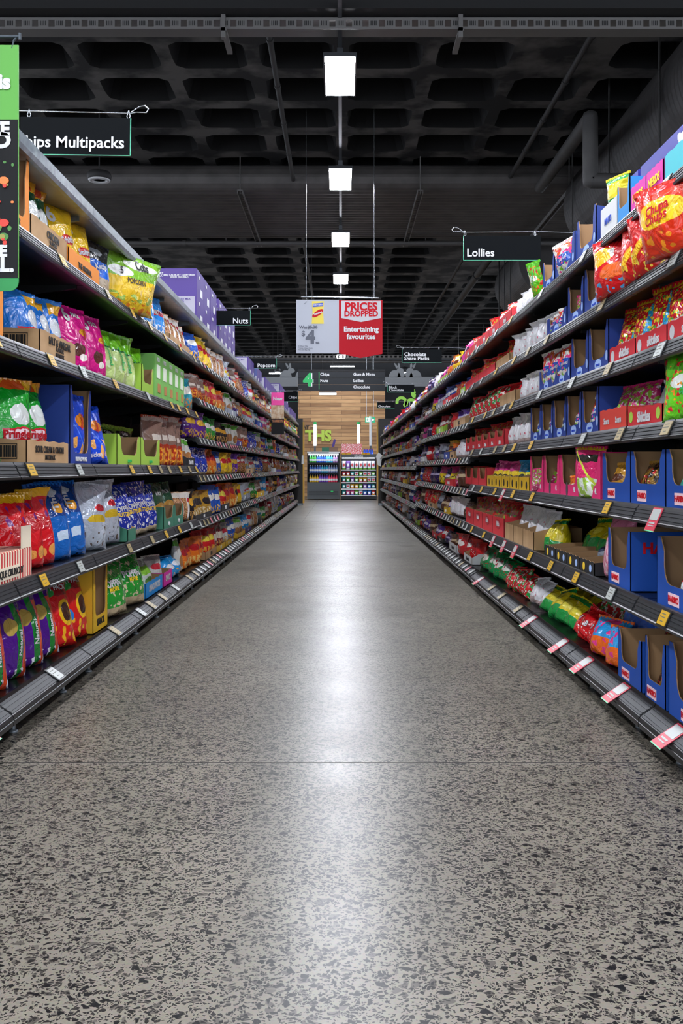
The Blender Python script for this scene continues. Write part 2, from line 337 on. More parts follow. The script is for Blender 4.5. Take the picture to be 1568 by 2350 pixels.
def services():
    tray = mat('cable_tray_steel', '#6b6967', .5, .2); dk = mat('dark_pipe', '#333231', .7, vary=(4, '#262525'))
    # slotted cable tray across the near ceiling
    Y = 9.25; z0 = Z_of(66, Y); z1 = Z_of(40, Y)
    t = empty('cable_tray', (0, Y, 0)); tag(t, 'slotted metal cable tray crossing the ceiling before the first lamp', 'cable tray')
    mb = MB(); n = 56; x0, x1 = -4.0, 4.6; p = (x1-x0)/n
    mb.box(x0, x1, 0, .02, z0, z0+.02); mb.box(x0, x1, 0, .02, z1-.02, z1)
    for i in range(n+1):
        mb.box(x0+i*p-.048, x0+i*p+.048, 0, .02, z0+.02, z1-.02)
    mb.box(x0, x1, .02, .42, z1, z1+.012)
    mb.obj('side_rail', tray, t)
    mb = MB()
    for j in range(4): mb.box(-.03+j*.016, -.022+j*.016, -.002, .0, z0+.03, z1-.03)
    pm = mb.mesh('perforation', dark_void)
    for i in range(n): link('perforation', pm, t, (x0+i*p, 0, 0))    # a set of small slits between the long slots
    for px in (512, 1056):
        x = X_of(px, Y); mb = MB(); mb.box(x-.02, x+.02, -.03, .03, z0-.09, z1+.3); mb.box(x-.02, x+.03, -.03, .5, z0-.03, z0); mb.obj('bracket', tray, t)
        mb = MB(); mb.tube((x, .01, z1+.1), (x, .01, CE), .008); mb.obj('hanger_rod', tray, t)
    # big black beam just above it
    Yb = 9.1
    b = MB(); b.box(-4.4, 5, Yb, Yb+.3, Z_of(34, Yb)+.06, Z_of(34, Yb)+.2); tag(b.obj('black_duct', dark_void), 'flat black duct running across above the slotted cable tray', 'duct')
    # ribbed flat duct across
    H = 4.4; Ya, Yc = H*F/641, H*F/524
    rib = mat('ribbed_duct', '#5a5654', .5, .2, vary=(3, '#484543'))
    d = empty('ribbed_duct', (0, 0, CAMH+H)); tag(d, 'wide ribbed dark duct crossing the ceiling beyond the second lamp', 'duct')
    prof = []; n = 96; hw = (Yc-Ya)/2; cy = (Ya+Yc)/2
    def sec(t):
        y = -hw*math.cos(t)*(1); s_ = math.sin(t); z = -(abs(s_)**.35)*.19+.19 if False else 0
        return y
    pts = []
    m = 84
    for i in range(m+1):
        u = i/m; y = Ya+u*(Yc-Ya); edge = min(u, 1-u)*(Yc-Ya); r = .22
        z = 0 if edge > r else r-math.sqrt(max(0, r*r-(r-edge)**2))
        z += .018*(1 if i % 4 < 2 else 0)
        pts.append((y, z))
    top = [(y, .44-z) for y, z in reversed(pts)]
    mb = MB(); mb.prof(pts+top, -11, 5.4, axis='x'); mb.obj('duct_body', rib, d)
    for pa, pb in ((541, 602), (962, 931), (1298, 1213)):
        xa, xb = X_of(pa, Ya), X_of(pb, Yc); x = (xa+xb)/2
        mb = MB()
        for sx in (-.045, .035): mb.box(x+sx, x+sx+.01, Ya-.1, Yc+.15, -.09, -.03)
        k = 34
        for i in range(k): yy = Ya-.1+i*(Yc-Ya+.25)/k; mb.box(x-.04, x+.04, yy, yy+.045, -.045, -.03)
        mb.obj('support_channel', tray, d)
        for yy in (Ya-.07, Yc+.1):
            q = MB(); q.tube((x, yy, -.09), (x, yy, CE-CAMH-H), .008); q.obj('hanger_rod', tray, d)
    # pipes
    def pipe(name, lab, pts, r, m=dk, cat='pipe', coll=True):
        mb = MB(); mb.path(pts, r, 12)
        for p_ in pts[1:-1]:
            mb.lathe([(0, p_[2]-r), (r*.9, p_[2]-r*.6), (r*1.02, p_[2]), (r*.9, p_[2]+r*.6), (0, p_[2]+r)], 12, 0, (p_[0], p_[1]))
        o = mb.obj(name, m); tag(o, lab, cat)
        if name == 'water_pipe':
            for q in (-5.5, -2.2, 1.6, 4.9): hb = MB(); hb.tube((q, pts[0][1], pts[0][2]), (q, pts[0][1], CE+.3), .008); hb.obj('hanger_rod', m, o)
        if coll:
            for i in range(1, 6):
                a, b_ = Vector(pts[0]), Vector(pts[-1]); c = a+(b_-a)*i/6; dd = (b_-a).normalized()*.03
                if len(pts) == 2: q = MB(); q.tube(c-dd, c+dd, r*1.25, 12); q.obj('coupling', m, o)
        return o
    pale = mat('pale_pipe', '#4c4a49', .5)
    zz = CAMH+4.3; Yp = 4.3*F/518
    pipe('water_pipe', 'pale pipe running straight across just beyond the ribbed duct', [(-9, Yp, zz), (9, Yp, zz)], .045, pale)
    pipe('conduit_pipe', 'thin grey pipe along the ceiling left of the lamp row, near stretch', [(-.76, 8, CAMH+4.55), (-.76, Ya-.02, CAMH+4.55)], .032)
    pipe('conduit_pipe', 'thin grey pipe along the ceiling left of the lamp row, beyond the ribbed duct', [(-.76, Yc+.25, CAMH+4.55), (-.76, 40, CAMH+4.55)], .032)
    pipe('conduit_pipe', 'thin grey pipe running lengthwise right of the lamp row, near stretch', [(2.66, 8, CAMH+4.6), (2.66, Ya-.02, CAMH+4.6)], .035)
    pipe('conduit_pipe', 'thin grey pipe running lengthwise right of the lamp row, beyond the ribbed duct', [(2.66, Yc+.25, CAMH+4.6), (2.66, 40, CAMH+4.6)], .035)
    pipe('drain_pipe', 'thick grey pipe running lengthwise beside the round duct, beyond the ribbed duct', [(3.12, Yc+.25, CAMH+4.45), (3.12, 40, CAMH+4.45)], .085)
    xe = 2.8
    pipe('drain_pipe', 'dark pipe with an elbow dropping and turning right under the round duct', [(3.12, Ya-.02, CAMH+4.42), (xe, 11.2, CAMH+3.95), (xe, 11.2, CAMH+3.24), (5.2, 11.2, CAMH+3.24)], .085)
    for k, yy in enumerate((23.5, 26.2)):
        pass
    # round spiral duct on the right
    r = .74; cx, cz = 4.22, CAMH+4.1; n = 40; st = .055
    for y0, y1, lab in ((10.0, Ya-.02, 'huge round spiral-ribbed duct at the upper right, near section'), (Yc+.35, 22.6, 'round spiral-ribbed duct beyond the flat duct at right')):
        mb = MB(); rows = int((y1-y0)/st); vs = []; fs = []
        for i in range(rows+1):
            rr = r*(1+(.012 if i % 2 else 0))
            for q in range(n):
                t = 2*math.pi*q/n; vs.append((cx+rr*math.cos(t), y0+i*st, cz+rr*math.sin(t)))
        for i in range(rows):
            for q in range(n): fs.append((i*n+q, i*n+(q+1) % n, (i+1)*n+(q+1) % n, (i+1)*n+q))
        mb.add(vs, fs, 0, False)
        last = vs[-n:]; k_ = .75 if y1 > 20 else .98; dome = [(cx+(v[0]-cx)*k_, y1+(.35 if y1 > 20 else 0), cz+(v[2]-cz)*k_) for v in last]
        mb.add(last+dome, [(q, (q+1) % n, n+(q+1) % n, n+q) for q in range(n)]); mb.add(dome, [tuple(range(n))]); mb.add(vs[:n], [tuple(range(n))])
        do = tag(mb.obj('round_duct', mat('spiral_duct', '#3a3736', .6, .15, vary=(2, '#2a2827'))), lab, 'duct')
        for yy in (y0+.8, (y0+y1)/2, y1-.8):
            q = MB(); q.tube((cx-r-.03, yy, cz), (cx-r-.03, yy, CE+.3), .012); q.tube((cx+r+.03, yy, cz), (cx+r+.03, yy, CE+.3), .012); q.box(cx-r-.04, cx+r+.04, yy-.02, yy+.02, cz-r-.025, cz-r-.012); q.tube((cx-r-.03, yy, cz-r-.02), (cx-r-.03, yy, cz), .012); q.tube((cx+r+.03, yy, cz-r-.02), (cx+r+.03, yy, cz), .012); q.obj('hanger_strap', dk, do)
    # far cable tray and pipe under the distant ceiling
    Y = 34; z = Z_of(822, Y)
    t = empty('cable_tray', (0, Y, 0)); tag(t, 'distant slotted cable tray crossing behind the red price sign', 'cable tray')
    mb = MB(); mb.box(-7, 7, 0, .02, z, z+.02); mb.box(-7, 7, 0, .02, z+.09, z+.11)
    for i in range(90): mb.box(-7+i*.156, -6.93+i*.156, 0, .02, z+.02, z+.09)
    mb.obj('side_rail', tray, t)
    for q in (-5, -2, 1, 4): mb = MB(); mb.tube((q, .01, z+.1), (q, .01, CE+.3), .008); mb.obj('hanger_rod', tray, t)
    pipe('water_pipe', 'distant pale pipe crossing under the far cable tray', [(-7, 34.4, Z_of(830, 34.4)), (7, 34.4, Z_of(830, 34.4))], .05, pale)
    # speaker
    Y = 13.8; s = empty('ceiling_speaker', (X_of(227, Y), Y, Z_of(412, Y))); tag(s, 'small round white speaker hanging under the dark ceiling at left', 'speaker')
    mb = MB(); mb.lathe([(0, .1), (.15, .1), (.17, .05), (.16, 0), (.1, -.012)], 24); mb.obj('housing', dk, s)
    mb = MB(); mb.lathe([(.15, -.003), (.145, -.02), (.09, -.02), (.09, -.003)], 24); mb.obj('rim', WHITE, s)
    mb = MB(); mb.tube((0, 0, .1), (0, 0, CE-s.location.z+.3), .008); mb.obj('hanger_rod', dk, s)
    # far strip lamps
    es = mat('strip_tube', '#ffffff', .5, emit='#eef4ff', es=9)
    for px0, px1, py, Y, lab in ((757, 812, 841, 38, 'bright strip lamp crossing above the black aisle sign'), (732, 771, 904, 28, 'short strip lamp in front of the timber wall'), (470+147, 470+190, 857, 36, 'strip lamp behind the left rabbit silhouette')):
        x0, x1, z = X_of(px0, Y), X_of(px1, Y), Z_of(py, Y)
        s = empty('strip_light', ((x0+x1)/2, Y, z)); tag(s, lab, 'ceiling light'); h = (x1-x0)/2
        mb = MB(); mb.box(-h, h, -.05, .05, .02, .07); mb.obj('housing', lamp_body, s)
        mb = MB(); mb.box(-h, h, -.04, .04, -.02, .02); mb.obj('tube', es, s)
        for sx in (-.6, .6):
            mb = MB(); mb.tube((sx*h, 0, .07), (sx*h, 0, CE-z+.3), .006); mb.obj('hanger_rod', dk, s)
    for px, py, lab in ((636, 854, 'small round downlight glowing at the far left'), (928, 854, 'small round downlight glowing above the right rabbit'), ):
        Y = 36; s = empty('downlight', (X_of(px, Y), Y, Z_of(py, Y))); tag(s, lab, 'ceiling light')
        mb = MB(); mb.lathe([(0, .2), (.12, .18), (.13, .02), (.1, 0)], 16); mb.obj('housing', lamp_body, s)
        mb = MB(); mb.lathe([(0, 0), (.1, 0), (.09, -.02), (0, -.03)], 16); mb.obj('lens', es, s)
        mb = MB(); mb.tube((0, 0, .18), (0, 0, CE-s.location.z+.3), .006); mb.obj('hanger_rod', dk, s)
services()

# ================================================================== GONDOLA BAYS
LX, RX = -1.0, 0.92
LL, RL = .955, 1.0
LB0 = 3.98-2*LL; RB0 = 5.07-3*RL
LZ = dict(A=[.13, .50, .864, 1.235, 1.60], B=[.13, .48, .80, 1.065, 1.335, 1.605], C=[.13, .50, .80, 1.07, 1.36, 1.605])
RZ = dict(A=[.115, .45, .735, .98, 1.205, 1.435, 1.66], B=[.12, .45, .70, .93, 1.18, 1.42, 1.65], C=[.12, .40, .63, .88, 1.12, 1.38, 1.62])
def zoneL(y): return 'A' if y < 6.8 else ('B' if y < 9.65 else 'C')
def zoneR(y): return 'A' if y < 7.05 else ('B' if y < 12.05 else 'C')
TOPL = 1.89
tag_m = dict(w=mat('tag_white', '#9da19d', .4), y=mat('tag_yellow', '#b88f14', .45), p=mat('tag_pink', '#c26675', .45), s=mat('tag_sand', '#8c7c55', .45))
tag_frame = mat('tag_frame', '#131416', .35)
ticket_red = mat('ticket_red', '#b82c40', .4); ticket_green = mat('ticket_green', '#5fc48c', .4)
def slope(a, b, y, w_, t, off=.002):
    """matrix for a thin card on the slope a->b of the (x,z) profile, centred at y"""
    a, b = Vector((a[0], 0, a[1])), Vector((b[0], 0, b[1])); d = (b-a).normalized(); n = Vector((-d.z, 0, d.x))
    if n.x < 0: n = -n
    c = (a+b)/2+n*off+Vector((0, y, 0))
    return Matrix((( d.x, 0, n.x, c.x), (d.y, 1, n.y, c.y), (d.z, 0, n.z, c.z), (0, 0, 0, 1)))
UP = ((.004, .0), (.022, -.040)); BS = ((-.048, .002), (.0, -.030))
shelf_cache = {}
def shelf_mesh(L, base):
    k = (L, base)
    if k in shelf_cache: return shelf_cache[k]
    h = L/2-.003
    mb = MB()
    if base: mb.prof([(-.47, .004), (-.05, .004), (-.05, -.03), (-.47, -.03)], -h, h)
    else:
        mb.prof([(-.44, 0), (-.0, 0), (-.0, -.028), (-.02, -.028), (-.03, -.018), (-.40, -.018), (-.44, -.03)], -h, h)
        for s in (-1, 1): mb.prof([(-.44, -.0), (-.06, -.0), (-.06, -.03), (-.44, -.085)], s*h-.006*(s > 0), s*h+.006*(s < 0))   # end brackets
    sm = mb.mesh('shelf', steel_black)
    mb = MB()
    if base:
        mb.prof([(-.06, .008), (-.05, .012), (-.045, .002), (0, -.03), (.004, -.036), (.004, -.062), (-.012, -.066), (-.012, -.04), (-.06, -.02)], -h, h)
        mb.prof([(.004, -.044), (.006, -.045), (.006, -.047), (.004, -.048)], -h, h)
    else:
        mb.prof([(-.012, .002), (-.008, .007), (.002, .006), (.006, -.002), (.021, -.036), (.027, -.040), (.026, -.047), (.012, -.047), (-.004, -.028), (-.012, -.028)], -h, h)
    fm = mb.mesh('fascia', fascia_black)
    mb = MB(); a, b = BS if base else UP
    M = slope(a, b, 0, 0, 0, .0015); ln = (Vector(a)-Vector(b)).length
    mb.box(-ln*.43, ln*.43, -h+.004, h-.004, -.0005, .0012, 0, M)
    for q in (-.3, -.05, .25): mb.box(ln*q-.0012, ln*q+.0012, -h+.004, h-.004, .001, .0028, 0, M)
    st = mb.mesh('price_strip', strip_grey)
    shelf_cache[k] = (sm, fm, st); return shelf_cache[k]
tagc = {}
def tag_mesh(kind, base, wide):
    k = (kind, base, wide)
    if k in tagc: return tagc[k]
    a, b = BS if base else UP; M = slope(a, b, 0, 0, 0, .004); ln = (Vector(a)-Vector(b)).length; h = ln*.52
    mb = MB()
    if kind == 't':        # red framed promotion ticket sticking out past the strip
        mb.box(-h, h*2.1, -wide/2, wide/2, 0, .002, 2, M); mb.box(-h*.8, h*.7, -wide*.42, wide*.42, .002, .003, 1, M); mb.box(h*1.0, h*1.2, -wide*.3, wide*.3, .002, .003, 1, M)
        mb.box(h*1.4, h*1.55, -wide*.3, wide*.3, .002, .003, 1, M); mb.box(h*2.1, h*2.22, -wide*.5, wide*.5, 0, .002, 3, M)
        me = mb.mesh('price_ticket', [tag_frame, tag_m['w'], ticket_red, ticket_green])
    else:
        mb.box(-h*1.12, h*1.12, -wide/2-.006, wide/2+.006, 0, .003, 0, M); mb.box(-h*.9, h*.9, -wide/2, wide/2, .003, .0045, 1, M)
        for q, ww in ((-.5, .3), (-.1, .38), (.45, .2)): mb.box(h*q-.0014, h*q+.0014, -wide*ww, wide*ww*.7, .0045, .0048, 2, M)
        me = mb.mesh('price_tag', [tag_frame, tag_m[kind], mat('tag_ink', '#55554a', .6)])
    tagc[k] = me; return me

def bays():
    rnd = random.Random(11)
    leg = MB(); leg.tube((-.06, 0, .0), (-.06, 0, .05), .007); leg.lathe([(0, 0), (.016, 0), (.014, .006), (.006, .012)], 10, 0, (-.06, 0)); legm = leg.mesh('foot', galv)
    backm = mat('black_back_panel', '#0e0f11', .5)
    what = {('L', 0): 'cheesy snack bags', ('L', 1): 'vinegar chip multipacks', ('L', 2): 'pink and yellow bags', ('L', 3): 'light green bags', ('L', 4): 'row of green cartons',
            ('R', 0): 'blue gummy boxes', ('R', 1): 'tall royal blue cartons', ('R', 2): 'pink gum boxes', ('R', 3): 'yellow sour packs', ('R', 4): 'red jelly boxes'}
    for side, X, L, y0, n in (('L', LX, LL, LB0, 22), ('R', RX, RL, RB0, 21)):
        for i in range(n):
            y = y0+(i+.5)*L
            e = empty('shelving_bay', (X, y, 0), (0, 0, 0 if side == 'L' else math.pi))
            sd = 'left' if side == 'L' else 'right'
            if i < 5: lab = 'black shelving bay on the %s side holding the %s' % (sd, what[(side, i)])
            elif i > n-4: lab = 'black shelving bay on the %s side, %s from the far end' % (sd, {1: 'first', 2: 'second', 3: 'third'}[n-i])
            else: lab = 'black shelving bay on the %s side, %s counted from the near end' % (sd, ['', '', '', '', '', 'sixth', 'seventh', 'eighth', 'ninth', 'tenth', 'eleventh', 'twelfth', 'thirteenth', 'fourteenth', 'fifteenth', 'sixteenth', 'seventeenth', 'eighteenth', 'nineteenth'][i])
            tag(e, lab, 'shelving', 'shelving bays on the %s side' % sd)
            lv = (LZ[zoneL(y)] if side == 'L' else RZ[zoneR(y)])
            top = TOPL if side == 'L' else 1.66
            mb = MB(); mb.box(-.50, -.485, -L/2+.002, L/2-.002, .0, top); mb.obj('back_panel', backm, e)
            for s in (-1, 1):
                mb = MB(); mb.box(-.485, -.455, s*L/2-.015, s*L/2+.015, 0, top); mb.obj('upright', steel_black, e)
            for s in (-.3, .3): link('foot', legm, e, (0, s*L, 0))
            for k, z in enumerate(lv):
                sm, fm, st = shelf_mesh(L, k == 0)
                sh = link('shelf', sm, e, (0, 0, z)); link('fascia', fm, sh); link('price_strip', st, sh)
                near = y < 7
                if near: nt = rnd.choice([1, 2, 2]) if y < 5 else rnd.choice([2, 3])
                else: nt = 5
                for q in range(nt):
                    ty = -L/2+L*(q+.5+rnd.uniform(-.18, .18)*(near+.3))/nt
                    if near:
                        kk = rnd.choice('yyws' if side == 'L' else ('wwsy' if k > 2 else 'ywty' if k else 'wtts'))
                        if side == 'L' and k == 0: kk = rnd.choice('stws')
                        if side == 'R' and k == 1 and 4.9 < y < 6: kk = 't'
                    else: kk = rnd.choice('wwwwspp' if side == 'L' else 'wwwwwsp')
                    wd = {'t': .085}.get(kk, .066) if near else .055
                    if not near and kk == 't': kk = 'p'
                    link('price_tag' if kk != 't' else 'price_ticket', tag_mesh(kk, k == 0, wd), sh, (0, ty if side == 'L' else ty, 0))
            if side == 'L':
                mb = MB(); h = L/2-.002
                mb.prof([(-.48, TOPL-.03), (-.0, TOPL-.03), (-.0, TOPL-.02), (-.48, TOPL-.02)], -h, h)
                t = mb.obj('top_shelf', mat('top_shelf_metal', '#9a958c', .35, .5, vary=(8, '#857f75')), e)
                mb = MB(); mb.prof([(-.012, TOPL-.045), (.004, TOPL-.045), (.010, TOPL-.03), (.010, TOPL+.004), (-.0, TOPL+.01), (-.012, TOPL+.01)], -h, h); mb.obj('edge_rail', galv, t)
                for s in (-1, 1):
                    mb = MB(); mb.prof([(-.48, TOPL-.03), (-.05, TOPL-.03), (-.05, TOPL-.05), (-.48, TOPL-.1)], s*h-.005*(s > 0), s*h+.005*(s < 0)); mb.obj('bracket', galv, t)
bays()

# end panels
for side, X in (('left', -.905), ('right', .86)):
    s = -1 if side == 'left' else 1
    e = empty('end_panel', (X, 23.3, 0)); tag(e, 'tall dark panel closing the far end of the %s shelving' % side, 'panel')
    mb = MB(); mb.box(min(0, s*.55), max(0, s*.55), -.14, .1, 0.0, 2.02); mb.obj('panel_body', mat('end_panel_brown', '#191513', .5), e)
    mb = MB(); mb.box(min(0, -s*.035), max(0, -s*.035), -.02, .1, .25 if s > 0 else .05, 1.95); mb.obj('edge_strip', mat('ochre_edge', '#c99a3a', .5), e)
    mb = MB(); mb.box(min(0, s*.12), max(0, s*.12), -.145, -.14, .0, .05); mb.obj('kick_plate', galv, e)
    # header board with light grey rabbits
    Y = 23.6
    h = empty('header_board', (0, Y, 0)); tag(h, 'black header board over the far end of the %s shelving' % side, 'sign')
    if side == 'left': x0, x1 = X_of(560, Y), X_of(683, Y)
    else: x0, x1 = X_of(883, Y), X_of(1000, Y)
    mb = MB(); mb.box(x0, x1, 0, .04, 2.02, Z_of(887, Y)); mb.obj('board', mat('header_black', '#0e1012', .6, spec=.2), h)
    gm = mat('grey_card', '#6f7274', .6)
    mb = MB(); za = Z_of(887, Y); zb = Z_of(865, Y); mb.box(x0, x1, -.004, .02, za, zb)
    def rabbit(cx, fl):
        P = []
        for i in range(28):
            t = math.pi*i/27; P.append((cx+fl*.14*math.cos(t), zb-.01+.17*math.sin(t)))
        mb.poly(P, -.004, .02)
        P = [(cx+fl*(.13+.085*math.cos(2*math.pi*i/20)), zb+.15+.06*math.sin(2*math.pi*i/20)) for i in range(20)]; mb.poly(P, -.003, .019)
        for a in (.6, 1.05):
            P = [(cx+fl*(.10-.03*(a > 1)+.03*math.cos(t)-.11*math.sin(t)*math.cos(a)*.8*0-.0), zb+.2+.13*max(0, math.sin(t))) for t in [math.pi*i/12 for i in range(13)]]
            P = [(x+fl*-(z-zb-.2)*.55*(a > 1), z) for x, z in P]; mb.poly(P, -.002, .018)
        P = [(cx+fl*(.33+.1*math.cos(math.pi*i/14)), zb-.01+.15*math.sin(math.pi*i/14)) for i in range(15)]; mb.poly(P, -.004, .02)
    if side == 'left': rabbit(X_of(655, Y), -1 if False else 1)
    else: rabbit(X_of(905, Y), 1); rabbit(X_of(953, Y), -1)
    r = mb.obj('rabbit_topper', gm, h)
    mb = MB()
    for q in (x0+.05, x1-.05): mb.box(q-.02, q+.02, .04, .08, 0, Z_of(887, Y))
    mb.obj('stand_post', steel_black, h)
    if side == 'right':
        gl = mat('logo_green', '#8cc540', .5)
        cx, cz = X_of(933, Y), Z_of(921, Y)
        mb = MB()
        def arc(cx, cz, r0, r1, a0, a1, n=20):
            P = [(cx+r1*math.cos(R(a0+(a1-a0)*i/n)), cz+r1*math.sin(R(a0+(a1-a0)*i/n))) for i in range(n+1)]
            Q = [(cx+r0*math.cos(R(a1+(a0-a1)*i/n)), cz+r0*math.sin(R(a1+(a0-a1)*i/n))) for i in range(n+1)]
            vs = [(x, -.008, z) for x, z in P]+[(x, -.008, z) for x, z in reversed(Q)]
            mb.add(vs, [(i, i+1, n+1+i+1, n+1+i) for i in range(n)])
        arc(cx-.13, cz-.02, .07, .14, -60, 200); arc(cx+.1, cz-.08, .08, .15, -30, 200); arc(cx+.22, cz+.18, .02, .12, 110, 260)
        mb.obj('emblem', gl, h)

# ================================================================== SIGNS
sign_black = mat('sign_black', '#05080b', .6, spec=.08); wire = mat('steel_wire', '#a9adb0', .25, .9); acr = mat('acrylic_edge', '#3fae86', .3)
def small_sign(px0, px1, py0, py1, Xe, lines, align, txt_px, label, side, tilt=0, hidden=0):
    edge = px1 if side == 'L' else px0
    Y = abs(Xe)*F/abs(edge-783)
    x0, x1, z0, z1 = X_of(px0, Y), X_of(px1, Y), Z_of(py1, Y), Z_of(py0, Y)
    if side == 'L': x0 -= hidden
    else: x1 += hidden
    e = empty('category_sign', ((x0+x1)/2, Y, z0)); e.rotation_euler = (0, R(tilt), 0); tag(e, label, 'sign', 'category signs over the shelves')
    hw = (x1-x0)/2; hh = z1-z0
    mb = MB(); mb.box(-hw, hw, -.002, .002, 0, hh); mb.obj('board', sign_black, e)
    mb = MB(); s = 1 if side == 'L' else -1
    mb.box(s*hw-.0012, s*hw+.0012, -.0026, .0026, -.001, hh); mb.box(-hw, hw, -.0026, .0026, -.0022, 0); mb.obj('board_edge', acr, e)
    mb = MB(); zt = hh+.022
    mb.path([(-s*(hw+.28), .0, zt-.01), (-s*hw, 0, zt), (s*(hw-.0), 0, zt-.004), (s*(hw+.02), 0, zt+.0), (s*(hw+.055), 0, zt-.001), (s*(hw+.063), 0, zt+.012), (s*(hw+.05), 0, zt+.024), (s*(hw+.03), 0, zt+.02), (s*hw, 0, zt-.001)], .0022)
    mb.obj('support_wire', wire, e)
    for q in (-s*(hw-.03), s*(hw-.008)):
        mb = MB(); mb.path([(q, 0, hh-.006), (q+.006, .0, hh+.008), (q, 0, zt+.006), (q-.006, 0, hh+.008), (q, 0, hh-.006)], .0018, 6); mb.obj('hook', wire, e)
    mb = MB(); q = -s*(hw+.28); mb.path([(q, 0, zt-.01), (q, 0, 1.66-z0 if side == 'R' else TOPL-z0)], .0035); mb.obj('stand_post', wire, e)
    for t, tx, ty, sz in lines:
        text_on(e, t, sz*Y/F, WHITE, (X_of(tx, Y)-(x0+x1)/2, -.004, Z_of(ty, Y)-z0), align=align, bold=.016)
    return e
small_sign(45, 298, 270, 355, -.75, [('Chips Multipacks', 285, 328, 37)], 'RIGHT', 0, 'black hanging sign reading Chips Multipacks beside the green banner', 'L', .8)
small_sign(489, 574, 713, 746, -.75, [('Nuts', 569, 737, 18)], 'RIGHT', 0, 'black hanging sign reading Nuts in front of purple cartons', 'L')
small_sign(553, 634, 822, 845, -.75, [('Popcorn', 631, 839, 12)], 'RIGHT', 0, 'black hanging sign reading Popcorn above the left shelving', 'L')
small_sign(640, 683, 899, 921, -.75, [('Chips', 681, 912, 8.5)], 'RIGHT', 0, 'small black hanging sign reading Chips near the far end', 'L')
small_sign(1063, 1240, 541, 597, .66, [('Lollies', 1070, 581, 25)], 'LEFT', 0, 'black hanging sign reading Lollies above the right shelving', 'R')
small_sign(922, 1013, 802, 832, .66, [('Chocolate', 927, 813.5, 12), ('Share Packs', 927, 823, 12)], 'LEFT', 0, 'black hanging sign reading Chocolate Share Packs', 'R')
small_sign(889, 950, 883, 900, .62, [('Block', 892, 889, 8), ('Chocolate', 892, 895.5, 8)], 'LEFT', 0, 'black hanging sign reading Block Chocolate', 'R')
small_sign(865, 905, 923, 937, .66, [('Chocolate', 867, 932.5, 6.8)], 'LEFT', 0, 'small black hanging sign reading Chocolate near the far end', 'R')

def green_banner():
    Y = .75*F/741; x1 = X_of(42, Y); wdt = .155; x0 = x1-wdt
    zb, zt = Z_of(668, Y), Z_of(104, Y); z2, z3 = Z_of(275, Y), Z_of(638, Y)
    e = empty('aisle_banner', ((x0+x1)/2, Y, zb)); tag(e, 'tall green and black banner hanging at the left edge', 'banner', None)
    h = wdt/2; gm = mat('banner_green', '#4f9a30', .5); g2 = mat('banner_deep_green', '#0c8038', .5); bk = mat('banner_black', '#121213', .6, spec=.2)
    mb = MB(); mb.box(-h, h, -.002, .002, z3-zb-.001, zt-zb, 0)
    c = .02; P = [(-h, 0+c), (-h, z3-zb), (h, z3-zb)]+[(h-c+c*math.cos(R(-a)), c+c*math.sin(R(-a))) for a in (0, 30, 60, 90)]+[(-h+c, 0)]
    mb.poly(P, -.002, .002, 1); mb.obj('board', [gm, g2], e)
    mb = MB(); mb.box(-h, h-.001, -.0028, -.002, z3-zb, z2-zb); mb.obj('black_panel', bk, e)
    sc = Y/F
    for t, px, py, sz in (('this', 24, 190, 44), ('TASTE', 22, 298, 40), ('WORLD', 25, 325, 46), ('SOME', 16, 578, 34), ('ALL.', 32, 610, 42)):
        text_on(e, t, sz*sc*1.05, WHITE, (X_of(px, Y)-(x0+x1)/2, -.004, Z_of(py, Y)-zb), align='RIGHT', bold=.05)
    food = [('orange_print', '#e0762e'), ('olive_print', '#8d8a3a'), ('red_print', '#c8321f'), ('leaf_print', '#3f7a2e')]
    rnd = random.Random(3); mb = MB()
    for i in range(34):
        px = rnd.uniform(-35, 38); py = rnd.uniform(360, 560); r = rnd.choice([3, 4, 6, 9])*sc; cx = X_of(px, Y)-(x0+x1)/2; cz = Z_of(py, Y)-zb
        if cx+r > h-.002: continue
        mb.poly([(cx+r*math.cos(2*math.pi*q/10)*(1.3 if i % 3 else .8), cz+r*math.sin(2*math.pi*q/10)) for q in range(10)], -.0036-.0001*i, -.0029, rnd.randrange(4))
    mb.obj('food_picture', [mat(a, b_, .5) for a, b_ in food], e)
    mb = MB(); mb.path([(h-.016, 0, zt-zb-.008), (h-.012, -.0, zt-zb+.01), (h-.006, 0, zt-zb+.018)], .0025); mb.path([(-.5, 0, zt-zb+.02), (h+.004, 0, zt-zb+.02)], .004); mb.path([(h+.002, 0, zt-zb+.012), (h+.002, 0, zt-zb+.028)], .004)
    mb.obj('hanging_arm', mat('dark_arm', '#3a4248', .4, .4), e)
green_banner()

def new_banner():
    Y = .75*F/132; e = empty('aisle_banner', (X_of(636.5, Y), Y, Z_of(997, Y))); tag(e, 'narrow banner with a pink New panel over food photographs', 'banner')
    h = (651-622)/2*Y/F; H = 96*Y/F
    mb = MB(); mb.box(-h, h, -.003, .003, 0, H); mb.obj('board', mat('banner_cream', '#c9b9a0', .5, vary=(22, '#a57c55')), e)
    mb = MB(); mb.box(-h, h, -.006, -.003, H*.7, H); mb.obj('pink_panel', mat('banner_pink', '#e83f97', .45), e)
    mb = MB(); mb.box(-h, h, -.006, -.003, 0, H*.38); mb.obj('black_panel', mat('banner_black', '#121213', .6, spec=.2), e)
    mb = MB(); mb.box(-h*.9, h*.9, -.008, -.006, H*.29, H*.35); mb.obj('food_picture', mat('banner_food', '#a8622f', .5, vary=(60, '#3a2a20')), e)
    text_on(e, 'New', .062, WHITE, (0, -.008, H*.85), bold=.03)
    mb = MB(); mb.tube((-.4, 0, H+.02), (h+.12, 0, H+.02), .005); mb.obj('hanging_arm', wire, e)
new_banner()

